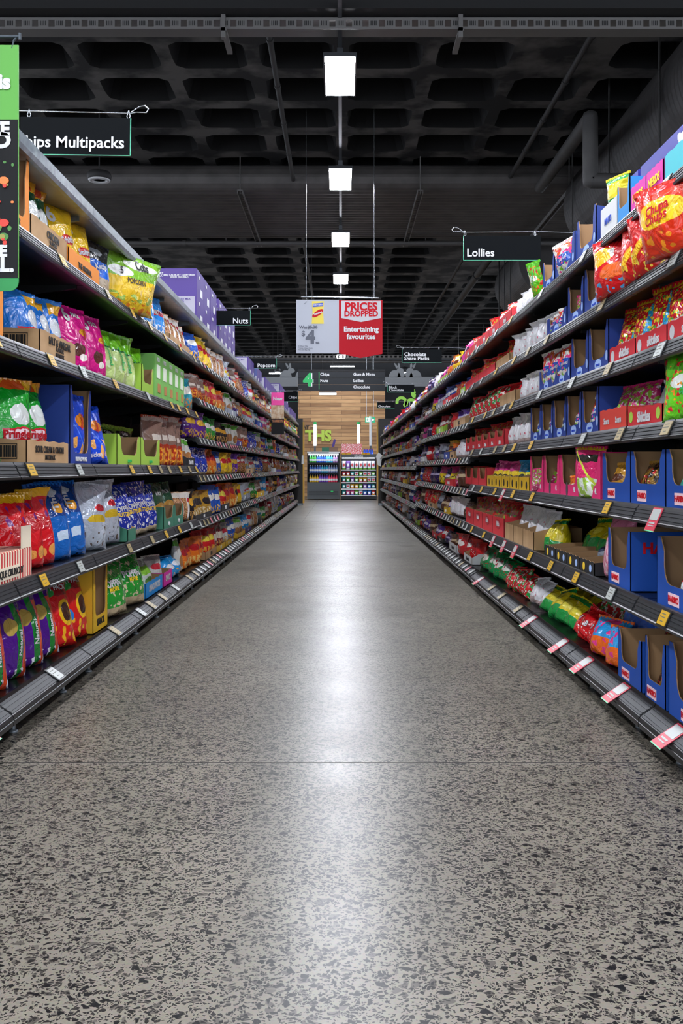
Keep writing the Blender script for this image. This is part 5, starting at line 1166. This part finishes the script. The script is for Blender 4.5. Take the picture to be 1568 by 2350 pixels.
    r('R', 2, YR(1206), YR(1160), 'bluesour', 3, .15, .09, tray=1, inset=.1, wf=1.05); r('R', 2, YR(1159), YR(1113), 'yellowsour', 4, .15, .09, tray=1, inset=.08, wf=1.05)
    tray_at('R', 2, YR(1110), YR(1063), red_b, .05, .12, cut=1, d=.22, n=3, desc='red cut-out jelly box', hs=.12)
    r('R', 2, YR(1108), YR(1065), 'redjelly', 3, .12, .07, tray=1, inset=.1)
    # second
    gummy_box(1, 2.52, YR(1495), 1, 'blue gummy box cut by the right frame edge', .2)
    r('R', 1, 2.55, 2.92, 'bluegum', 2, .15, .1, tray=1, inset=.1, wf=.8)
    gummy_box(1, 3.22, YR(1385), 1, 'blue gummy box with a barcode on its near side', .195, .3, side=True)
    r('R', 1, 3.24, YR(1388), 'violetgum', 1, .07, .1, tray=1, inset=.1, stand=False)
    r('R', 1, YR(1383), YR(1356), 'pinkclear', 1, .24, .12, inset=.08, yaw=20)
    tray_at('R', 1, YR(1354), YR(1242), black_b, .05, .06, d=.3, n=4, desc='low black tray', mark=[('e', -.2, .025, .016, .016, yfig), ('e', .25, .025, .016, .014, mat('print_sky', '#9db8e6', .6))])
    r('R', 1, YR(1352), YR(1300), 'choc_silver', 2, .1, .12, tray=1, stand=False, inset=.15, tilt=-40, wf=.9)
    r('R', 1, YR(1298), YR(1244), 'yelgreen', 4, .17, .1, tray=1, inset=.2, tilt=-35, wf=1.1, zoff=.02)
    r('R', 1, YR(1240), YR(1218), 'yelgreen', 2, .17, .1, inset=.09, tilt=-20, zoff=.0, note=False)
    tray_at('R', 1, YR(1217), YR(1152), kraft, .09, .11, d=.24, n=3, desc='tall kraft tray with white bags')
    r('R', 1, YR(1216), YR(1153), 'whitesw', 5, .19, .08, tray=1, inset=.12, wf=1.0, flop=.2)
    tray_at('R', 1, YR(1150), YR(1064), red_b, .11, .13, d=.28, n=4, desc='red jelly box with an oval emblem', texts=[("Allen's", 0, .07, .04, 'w')], sidetext=[("Allen's", 0, .08, .045, 'w'), ('Chew Mix', 0, .035, .03, 'w')], mark=[('e', 0, .07, .09, .03, mat('print_red_dark', '#b0202a', .6))])
    r('R', 1, YR(1149), YR(1066), 'redjelly', 7, .19, .09, tray=1, inset=.12, wf=1.1)
    # bottom
    gummy_box(0, 2.5, YR(1495), 1, 'largest blue gummy box at the lower right edge', .22)
    r('R', 0, 2.52, 2.9, 'redgreen', 1, .07, .12, tray=1, stand=False, inset=.15)
    gummy_box(0, YR(1488), YR(1444), 1, 'blue gummy box showing its grey inside', .2)
    r('R', 0, YR(1486), YR(1448), 'bluegold', 1, .12, .08, tray=1, inset=.1)
    gummy_box(0, YR(1436), YR(1385), 1, 'blue gummy box with gold bags on top', .17)
    r('R', 0, YR(1434), YR(1390), 'bluegold', 2, .2, .1, tray=1, inset=.2, wf=.9)
    r('R', 0, YR(1384), YR(1312), 'orangeblue', 2, .15, .11, inset=.11, tilt=-10, wf=1.1)
    r('R', 0, YR(1384), YR(1300), 'bluecello', 3, .24, .14, inset=.27, wf=1.15, flop=.2)
    r('R', 0, YR(1310), YR(1262), 'redb', 3, .14, .11, inset=.12, tilt=-25, wf=1.1)
    r('R', 0, YR(1300), YR(1235), 'redgreen', 4, .17, .11, inset=.26, tilt=-25, wf=1.1)
    r('R', 0, YR(1260), YR(1195), 'yelgreen', 4, .15, .11, inset=.13, tilt=-35, wf=1.15, back=1)
    r('R', 0, YR(1194), YR(1168), 'whitesw', 3, .14, .1, inset=.14, tilt=-30)
    r('R', 0, YR(1166), YR(1118), 'redgreen', 5, .14, .1, inset=.13, tilt=-30, note=False)
    r('R', 0, YR(1116), YR(1066), 'greensw', 6, .16, .11, inset=.14, tilt=-20, wf=1.1)
near_right()

# ------------------------------------------------------------------ the rest of both sides
def fill(side, seed):
    rnd = random.Random(seed)
    Ls = ['redchip', 'orangechip', 'yellowchip', 'greenchip', 'bluechip', 'whitechip', 'blackchip', 'maroonchip', 'tealchip', 'clearnut', 'whitenut', 'pinkchip', 'goldpop', 'purplechip', 'redcheese', 'granola', 'popblue', 'silver', 'brownred', 'skyblue']
    Rs = ['choc_purple', 'choc_dark', 'choc_gold', 'choc_red', 'choc_blue', 'choc_yellow', 'choc_pink', 'choc_orange', 'choc_brown', 'choc_silver', 'redjelly', 'whitesw', 'yellowsour', 'pinkskit', 'redb', 'choc_purple', 'choc_dark', 'choc_purple', 'choc_brown']
    wts = dict(L=[5, 4, 4, 3, 3, 4, 3, 3, 2, 4, 4, 2, 2, 2, 3, 3, 2, 3, 3, 2], R=None)
    trays = [kraft, red_b, blue_b, lime_b, black_b, grey_b, purple_b, yel_b, white_b]
    tn = {'kraft_board': 'kraft', 'red_board': 'red', 'blue_board': 'blue', 'lime_board': 'lime', 'black_board': 'black', 'silver_board': 'silver', 'purple_board': 'purple', 'yellow_board': 'yellow', 'white_board': 'white'}
    end = 22.85; tc_ = {}; seen = set()
    start = {'L': [YL(446), YL(427), YL(433), YL(429), YL(441), YL(441)], 'R': [YR(1064)]*7}[side]
    zone = zoneL if side == 'L' else zoneR; ZZ = LZ if side == 'L' else RZ
    for lev in range(6 if side == 'L' else 7):
        y = start[lev]
        if side == 'L' and lev == 5: y = YL(441)
        if side == 'L' and lev == 4: y = 6.87
        pv = None; nl = 6 if side == 'L' else 7; ln = lvl(side, lev, nl)
        while y < end-.2:
            zl = ZZ[zone(y+.1)]
            if lev >= len(zl): y = 6.87; continue
            z = zl[lev]; gap = (zl[lev+1] if lev+1 < len(zl) else (TOPL if side == 'L' else z+.24))-z-.05
            for _ in range(30):
                key = rnd.choices(Ls, wts['L'])[0] if side == 'L' else rnd.choice(Rs if y > 7.4 else Rs[10:15])
                if key != pv and (lev, key, pv) not in seen: break
            seen.add((lev, key, pv))
            h = min(gap-.01, rnd.uniform(.18, .27) if side == 'L' else rnd.uniform(.13, .19)); w_ = rnd.uniform(.17, .23) if side == 'L' else rnd.uniform(.15, .20)
            if y > 15: w_ *= 1.25
            n = rnd.choice([2, 3, 3, 4, 4]) if y < 15 else rnd.choice([2, 3, 4, 5])
            n = min(n, max(1, int((end-y)/w_)))
            # keep a run inside its bay zone
            for zb in ((6.85, 9.7) if side == 'L' else (7.07, 12.07)):
                if y < zb < y+n*w_ : n = max(1, int(round((zb-y)/w_))); w_ = max(.1, (zb-y)/n)
            d_ = rnd.uniform(.08, .11); tray = rnd.random() < .35; zz = z+(.006 if lev == 0 else .001)
            ins = d_/2+.02+(.05 if lev == 0 else 0)
            desc = D[key]['desc']
            if tray:
                tm = rnd.choice(trays); tw = n*w_*.99; hf = rnd.uniform(.04, .07)
                o = make_tray(tw, .16, hf, hf+.03, tm); place(o, side, y+n*w_/2, .09+(.05 if lev == 0 else 0), zz)
                set_label(o, '%s board tray under the %ss past the %s, %s' % (tn[tm.name], short(desc) if len(short(desc).split()) < 4 else desc, short(pv and D[pv]['desc'] or 'near section'), ln), 'display tray', 'display trays on the %s' % ln)
                if y < 14: text_on(o, rnd.choice(['Snacks', 'CRISPS', 'NUTS', 'Share Pack']) if side == 'L' else rnd.choice(['Sweets', 'CHOC', 'Share Pack']), min(.04, hf*.7), WHITE if tm not in (kraft, white_b) else BLACKI, (0, -.082, hf/2), bold=.03)
                zz += .004; ins = d_/2+.03+(.05 if lev == 0 else 0)
            sd = rnd.randrange(3); det = 1 if y < 12 else 0
            kk = (key, sd, det)
            base = dict(w=.2, h=.22, d=.1)
            first = None
            for i in range(n):
                o = make_bag(key, .2, .22, .1, seed=(sd+i) % 3, detail=det, flop=.3 if rnd.random() < .3 else 0)
                place(o, side, y+(i+.5)*w_, ins+rnd.uniform(-.01, .02), zz, (-1 if side == 'L' else 1)*rnd.uniform(4, 26), rnd.uniform(-12, 4))
                o.scale = (w_*1.03/.2, d_/.1, h/.22*rnd.uniform(.92, 1.0))
                pd = short(D[pv]['desc']) if pv else 'near section'
                if pd.endswith((' bag', ' pouch')): pd = pd.rsplit(' ', 1)[0]
                lab = '%s, %s of %s past the %s ones, %s' % (desc, ORD[i], NUM[n], pd, ln) if n > 1 else '%s past the %s ones, %s' % (desc, pd, ln)
                set_label(o, lab, CATS[D[key]['kind']], '%ss on the %s' % (desc, ln))
            y += n*w_+rnd.choice([0, .01, .02]); pv = key
fill('L', 5); fill('R', 9)

# purple cartons stacked along the left top
def top_cartons():
    pw = mat('carton_lilac', '#9d9aa8', .6); k = 0
    spec = [(6.95, 8.05, 3, 2, 'above the nut packets'), (8.2, 9.45, 4, 2, 'behind the Nuts sign'), (10.8, 12.6, 5, 1, 'behind the Popcorn sign'), (13.2, 15.6, 6, 1, 'halfway down the left top'), (16.4, 18.9, 6, 2, 'near the pink banner'), (19.6, 22.0, 6, 1, 'at the far end of the left top')]
    for gi, (a, b, n, layers, wh) in enumerate(spec):
        for L in range(layers):
            cnt = n; w_ = (b-a)/n
            for i in range(cnt):
                hgt = .195
                o = make_carton(w_*.98, .31, hgt, purple_b if not (gi == 2 and i == 2) else blue_b)
                o.location = (LX-.01-.155-(.01 if L else 0), a+(i+.5)*w_+(.07 if L else 0), TOPL-.018+L*(hgt+.002)); o.rotation_euler = (0, 0, math.pi/2)
                mb = MB(); mb.box(-.02*1, .09, -.001, 0, .02, .075); mb.obj('printed_panel', WHITE, o, (0, -.1553, 0))
                if gi < 2: text_on(o, 'MILK', .03, WHITE, (-w_*.2, -.157, hgt*.75), bold=.03)
                if i == 0:
                    if L == 0 or gi > 1:
                        mb = MB(); mb.box(-.0012, 0, -.14, .14, .01, hgt-.01); mb.obj('pale_end_panel', pw, o, (-w_*.49-.0003, 0, 0))
                        link('lettering', text_mesh('440g CADBURY DAIRY MILK\nSOLID EGG BAG', .018, purple_b, bold=.02), o, (-w_*.49-.003, -.0, hgt*.8), (R(90), 0, R(-90)))
                    else:
                        link('lettering', text_mesh('440g CADBURY DAIRY MILK\nSOLID EGG BAG', .018, WHITE, bold=.02), o, (-w_*.49-.003, -.03, hgt*.72), (R(90), 0, R(-90)))
                        link('lettering', text_mesh('DAIRY\nMILK', .02, WHITE, bold=.03), o, (-w_*.49-.003, .11, hgt*.78), (R(90), 0, R(-90)))
                lay = ('upper' if L else 'lower')+' row, ' if layers > 1 else ''
                colr = 'purple' if not (gi == 2 and i == 2) else 'blue'
                set_label(o, '%s carton, %s%s of %s %s' % (colr, lay, ORD[i], NUM[cnt], wh), 'carton', 'purple cartons %s' % wh)
top_cartons()

# ------------------------------------------------------------------ beyond the aisle: drinks fridge, snack stand, poles
def far_end():
    Y = 27.4; xf = lambda px: X_of(px, Y); zf = lambda py: Z_of(py, Y)
    blk = mat('fridge_black', '#17181b', .35, .2); fgrey = mat('fridge_grey', '#4c4f50', .35, .5); led = mat('fridge_led', '#ffffff', .5, emit='#dfe9ff', es=6)
    x0, x1 = xf(704), xf(779); cx = (x0+x1)/2; h = (x1-x0)/2; top = zf(1040)
    e = empty('drinks_fridge', (cx, Y, 0)); tag(e, 'open black drinks fridge with three lit shelves of bottles', 'fridge')
    mb = MB(); mb.box(-h, h, .0, .7, .02, zf(1107)); mb.obj('lower_cabinet', fgrey, e)
    mb = MB(); [mb.box(-h+.04, h-.04, -.006, 0, z, z+.012) for z in (.10, .14, .18, .22, .26)]; mb.obj('vent_grille', blk, e)
    mb = MB(); mb.box(h*.45, h*.6, -.008, 0, zf(1128)-.02, zf(1128)+.02); mb.obj('thermostat_display', GREEN_I, e)
    for s in (-1, 1): mb = MB(); mb.box(s*h-.03*(s > 0), s*h+.03*(s < 0), 0, .7, zf(1107), top); mb.obj('side_panel', blk, e)
    mb = MB(); mb.box(-h, h, .66, .7, zf(1107), top); mb.obj('back_panel', mat('fridge_back', '#3a4250', .4), e)
    mb = MB(); mb.box(-h, h, .0, .7, top-.03, top+.04); mb.obj('canopy', white_b, e)
    mb = MB(); mb.box(-h+.04, h-.04, .02, .06, top-.05, top-.03); mb.obj('light_tube', led, e)
    mb = MB(); mb.box(-h+.1, h-.3, -.006, 0, top, top+.025); mb.obj('header_strip', fgrey, e)
    shelf_z = [zf(1107), zf(1085), zf(1062)]
    for z in shelf_z: mb = MB(); mb.box(-h+.03, h-.03, .02, .6, z-.015, z); s = mb.obj('shelf', blk, e); mb = MB(); mb.box(-h+.03, h-.03, .005, .02, z-.025, z+.005); mb.obj('price_strip', strip_grey, s)
    cols = [[('#39a537', 'green', 3), ('#1f59c8', 'blue', 4), ('#3fb0d8', 'cyan', 3), ('#b58ac0', 'lilac', 2)], [('#3d63a8', 'steel blue', 5), ('#2a8fb0', 'teal', 3), ('#6f7fa8', 'grey blue', 4)], [('#c8a02c', 'gold', 4), ('#6a3fa0', 'violet', 4), ('#d43a58', 'red', 4)]]
    pos = ['top', 'middle', 'bottom']
    for r_, z in enumerate(reversed(shelf_z)):
        x = -h+.09; step = (2*h-.18)/11; k = 0
        for c, nm, n in cols[r_]:
            m = mat('bottle_'+nm.replace(' ', '_'), c, .2); 
            prof = [(0, 0), (.032, 0), (.034, .02), (.034, .12), (.028, .15), (.012, .18), (.011, .2)]
            for i in range(n):
                b = MB(); b.lathe([(r*1.0, zz) for r, zz in prof], 10); key = 'b_'+nm
                if key not in proto_cache:
                    cap = MB(); cap.lathe([(.013, .195), (.013, .215), (0, .215)], 10); lb = MB(); lb.lathe([(.0352, .05), (.0352, .1)], 10)
                    proto_cache[key] = (b.mesh('drink_bottle', m), cap.mesh('cap', WHITE if nm != 'green' else GREEN_I), lb.mesh('label_band', white_b))
                bm_, cm_, lm_ = proto_cache[key]
                o = link('drink_bottle', bm_); o.location = (cx+x+k*step, Y+.09, z); link('cap', cm_, o); link('label_band', lm_, o)
                set_label(o, '%s drink bottle, %s of %s on the fridge %s shelf' % (nm, ORD[i], NUM[n], pos[2-(2-r_)]), 'bottle', 'bottles on the fridge %s shelf' % pos[r_]); k += 1
    # neighbour cooler at left edge
    a, b_ = xf(690), xf(703)
    # snack stand
    x0, x1 = xf(781), xf(864); cx = (x0+x1)/2; h = (x1-x0)/2; top = zf(1042)
    s_ = empty('snack_stand', (cx, Y, 0)); tag(s_, 'black snack stand headed Snacks beside the drinks fridge', 'display stand')
    mb = MB(); mb.box(-h, h, .45, .5, 0, top); mb.obj('back_panel', blk, s_)
    for q in (-1, 1): mb = MB(); mb.box(q*h-.02*(q > 0), q*h+.02*(q < 0), 0.05, .5, 0, top); mb.obj('side_panel', blk, s_)
    mb = MB(); mb.box(-h, h, .02, .5, .02, .1); mb.obj('base', blk, s_)
    mb = MB(); mb.box(-h, h, 0.0, .05, top-.1, top); hd = mb.obj('header', fgrey, s_); text_on(hd, 'Snacks', .09, WHITE, (0, -.004, top-.055), bold=.02)
    mb = MB(); mb.box(-h+.04, h-.04, .06, .1, top-.12, top-.1); mb.obj('light_tube', led, s_)
    zs = [zf(1137), zf(1122), zf(1107), zf(1093), zf(1078)]
    pal = ['#2fa3a0', '#e56a9c', '#e9e6ee', '#c83a40', '#3f7fd0', '#7ac043', '#f0b53a', '#8a5ab8']; pn = ['teal', 'pink', 'white', 'red', 'blue', 'green', 'yellow', 'violet']
    rnd = random.Random(2)
    for k, z in enumerate(zs):
        mb = MB(); mb.box(-h+.02, h-.02, .03, .45, z-.015, z); sh = mb.obj('shelf', blk, s_); mb = MB(); mb.box(-h+.02, h-.02, .02, .03, z-.025, z+.006); mb.obj('price_strip', white_b, sh)
        n = 8; ht = .13 if k < 4 else .24; stp = (2*h-.06)/n
        for i in range(n):
            ci = 2 if (k == 4 and i > 1) else rnd.randrange(8)
            key = 'snk%d_%d' % (ci, k == 4)
            if key not in proto_cache:
                pm = print_mat('snack_print_%d' % ci, pal[ci], [('ell', .5, .55, .3, .2, '#f1f1ee' if ci != 2 else pal[3+k % 4]), ('band', .0, .2, pal[(ci+3) % 8])], crinkle=.2)
                P = dict(w=stp*.95, h=ht, d=.06, seed=ci*.7, stand=True); proto_cache[key] = bag_mesh(P, pm, 8, 9)
            o = link('snack_pack', proto_cache[key]); o.location = (cx-h+.03+(i+.5)*stp, Y+.09, z)
            set_label(o, '%s snack pack, %s from the left, snack stand %s shelf' % (pn[ci], ORD[i], ['bottom', 'second', 'third', 'fourth', 'top'][k]), 'snack pack', 'packs on the snack stand %s shelf' % ['bottom', 'second', 'third', 'fourth', 'top'][k])
    # red can packs on top of the stand
    rm = print_mat('red_can_pack', '#c2212c', [('noise', 9, .55, 0, 1, '#f0e4e2')], crinkle=0)
    for L in range(2):
        for i in range(4):
            w_ = (xf(830)-xf(783))/4; o = make_carton(w_*.96, .2, .14, rm, 'can_pack'); o.location = (xf(783)+(i+.5)*w_, Y+.2, top+.001+L*.142)
            set_label(o, 'red drink can pack, %s row, %s from the left on the snack stand' % ('upper' if L else 'lower', ORD[i]), 'can pack', 'red can packs stacked on the snack stand')
    for i in range(4):
        mb = MB(); r_ = .03; mb.lathe([(0, 0), (r_, 0), (r_, .11), (.02, .13), (0, .13)], 10); o = mb.obj('drink_bottle', BLUE_I); o.location = (xf(836+i*6), Y+.15, top+.001)
        mb = MB(); mb.lathe([(.022, .125), (.022, .14), (0, .14)], 10); mb.obj('cap', RED_I, o)
        set_label(o, 'squat blue bottle on the snack stand, %s from the left' % ORD[i], 'bottle', 'squat blue bottles on the snack stand')
    for i, (px, lb) in enumerate(((794, 'left'), (839, 'right'))):
        mb = MB(); mb.box(-.12, .12, -.004, 0, 0, .05); o = mb.obj('price_card', tag_m['y']); o.location = (xf(px), Y-.006, top-.015); set_label(o, 'yellow price card on top of the snack stand, %s one' % lb, 'price card', 'yellow price cards')
        text_on(o, '$4', .045, RED_I, (0, -.006, .025))
    # checkout light poles
    pl = mat('pole_tube', '#ffffff', .4, emit='#eef6ff', es=.9)
    for px, py0, py1, lab in ((722, 970, 1035, 'left lit checkout pole with a green tip'), (822, 970, 1030, 'middle lit checkout pole with a green tip'), (850, 957, 1035, 'tallest pale checkout pole beneath the exit sign')):
        Yp = 28.6; e2 = empty('checkout_pole', (X_of(px, Yp), Yp, 0)); tag(e2, lab, 'pole', 'checkout poles'); zt = Z_of(py0, Yp); zb = Z_of(py1-12, Yp)
        mb = MB(); mb.tube((0, 0, 0), (0, 0, zb), .03); mb.obj('post', fgrey, e2)
        mb = MB(); mb.tube((0, 0, zb), (0, 0, zt-.06), .04); mb.obj('lit_tube', pl if px != 850 else white_b, e2)
        mb = MB(); mb.tube((0, 0, zt-.06), (0, 0, zt+.02), .045); mb.obj('cap', GREEN_I if px != 850 else mat('pale_green', '#bfe3cf', .5), e2)
        mb = MB(); mb.box(-.15, .15, -.15, .15, 0, .03); mb.obj('base', fgrey, e2)
    # exit sign
    Ye = 29.2; e3 = empty('exit_sign', (X_of(848.5, Ye), Ye, Z_of(970, Ye))); tag(e3, 'green exit sign with running figure hanging before the timber wall', 'exit sign')
    hw = 11.5*Ye/F; hh = 13*Ye/F; gm = mat('exit_green', '#1f9a6a', .4, emit='#1f9a6a', es=.12)
    mb = MB(); mb.box(-hw, hw, -.02, .02, 0, hh); mb.obj('lamp_body', gm, e3)
    wm = mat('exit_white', '#e0e0e0', .4, emit='#ffffff', es=.12)
    mb = MB(); a = hw*.35; mb.poly([(a, hh*.25), (hw*.9, hh*.5), (a, hh*.75)], -.024, -.02); mb.obj('arrow', wm, e3)
    mb = MB(); mb.box(-hw*.85, -hw*.15, -.023, -.02, hh*.12, hh*.88); pn_ = mb.obj('doorway_panel', wm, e3)
    mb = MB(); q = -hw*.5; mb.poly([(q+.012*math.cos(t), hh*.72+.012*math.sin(t)) for t in [2*math.pi*i/10 for i in range(10)]], -.026, -.023); mb.path([(q, -.025, hh*.65), (q-.01, -.025, hh*.42), (q-.03, -.025, hh*.2)], .006, 6); mb.path([(q-.01, -.025, hh*.42), (q+.02, -.025, hh*.32), (q+.02, -.025, hh*.18)], .006, 6); mb.path([(q-.03, -.025, hh*.5), (q, -.025, hh*.62), (q+.03, -.025, hh*.5)], .005, 6); mb.obj('running_figure', gm, e3)
    for sx in (-.7, .7): mb = MB(); mb.tube((sx*hw, 0, hh), (sx*hw, 0, CE-e3.location.z+.3), .005); mb.obj('hanging_rod', wire, e3)
    # paper notices on the inner edges of the end panels
    for px, lab in ((693, 'small white notice on the left end panel'), (868, 'white paper notice leaning out from the right end panel')):
        Yn = 23.12; mb = MB(); mb.poly([(-.02, -.12), (.05, -.16), (.09, .1), (.0, .17), (-.06, .08)] if px > 800 else [(-.02, -.1), (.03, -.1), (.03, .1), (-.01, .1)], -.003, .003)
        o = mb.obj('paper_notice', white_b); o.location = (X_of(px, Yn), Yn, Z_of(1055, Yn)); set_label(o, lab, 'notice', None)
    # pale menu card, small box and leaflet on top of fridge
    o = make_carton(.3, .12, .14, mat('brown_parcel', '#6f5240', .7), 'snack_basket'); o.location = (xf(762), Y+.25, zf(1040)+.041); set_label(o, 'brown basket with leaflets on top of the drinks fridge', 'basket', None)
    mb = MB(); mb.poly([(-.02, .0), (.05, 0), (.10, .2), (.04, .22)], -.01, .01); mb.obj('leaflet', purple_b, o, (0, 0, .14))
    o = make_carton(.2, .06, .12, dgreen_b, 'menu_holder'); o.location = (xf(746), Y+.2, zf(1040)+.041); set_label(o, 'small dark green card holder on the drinks fridge', 'card holder', None)
far_end()
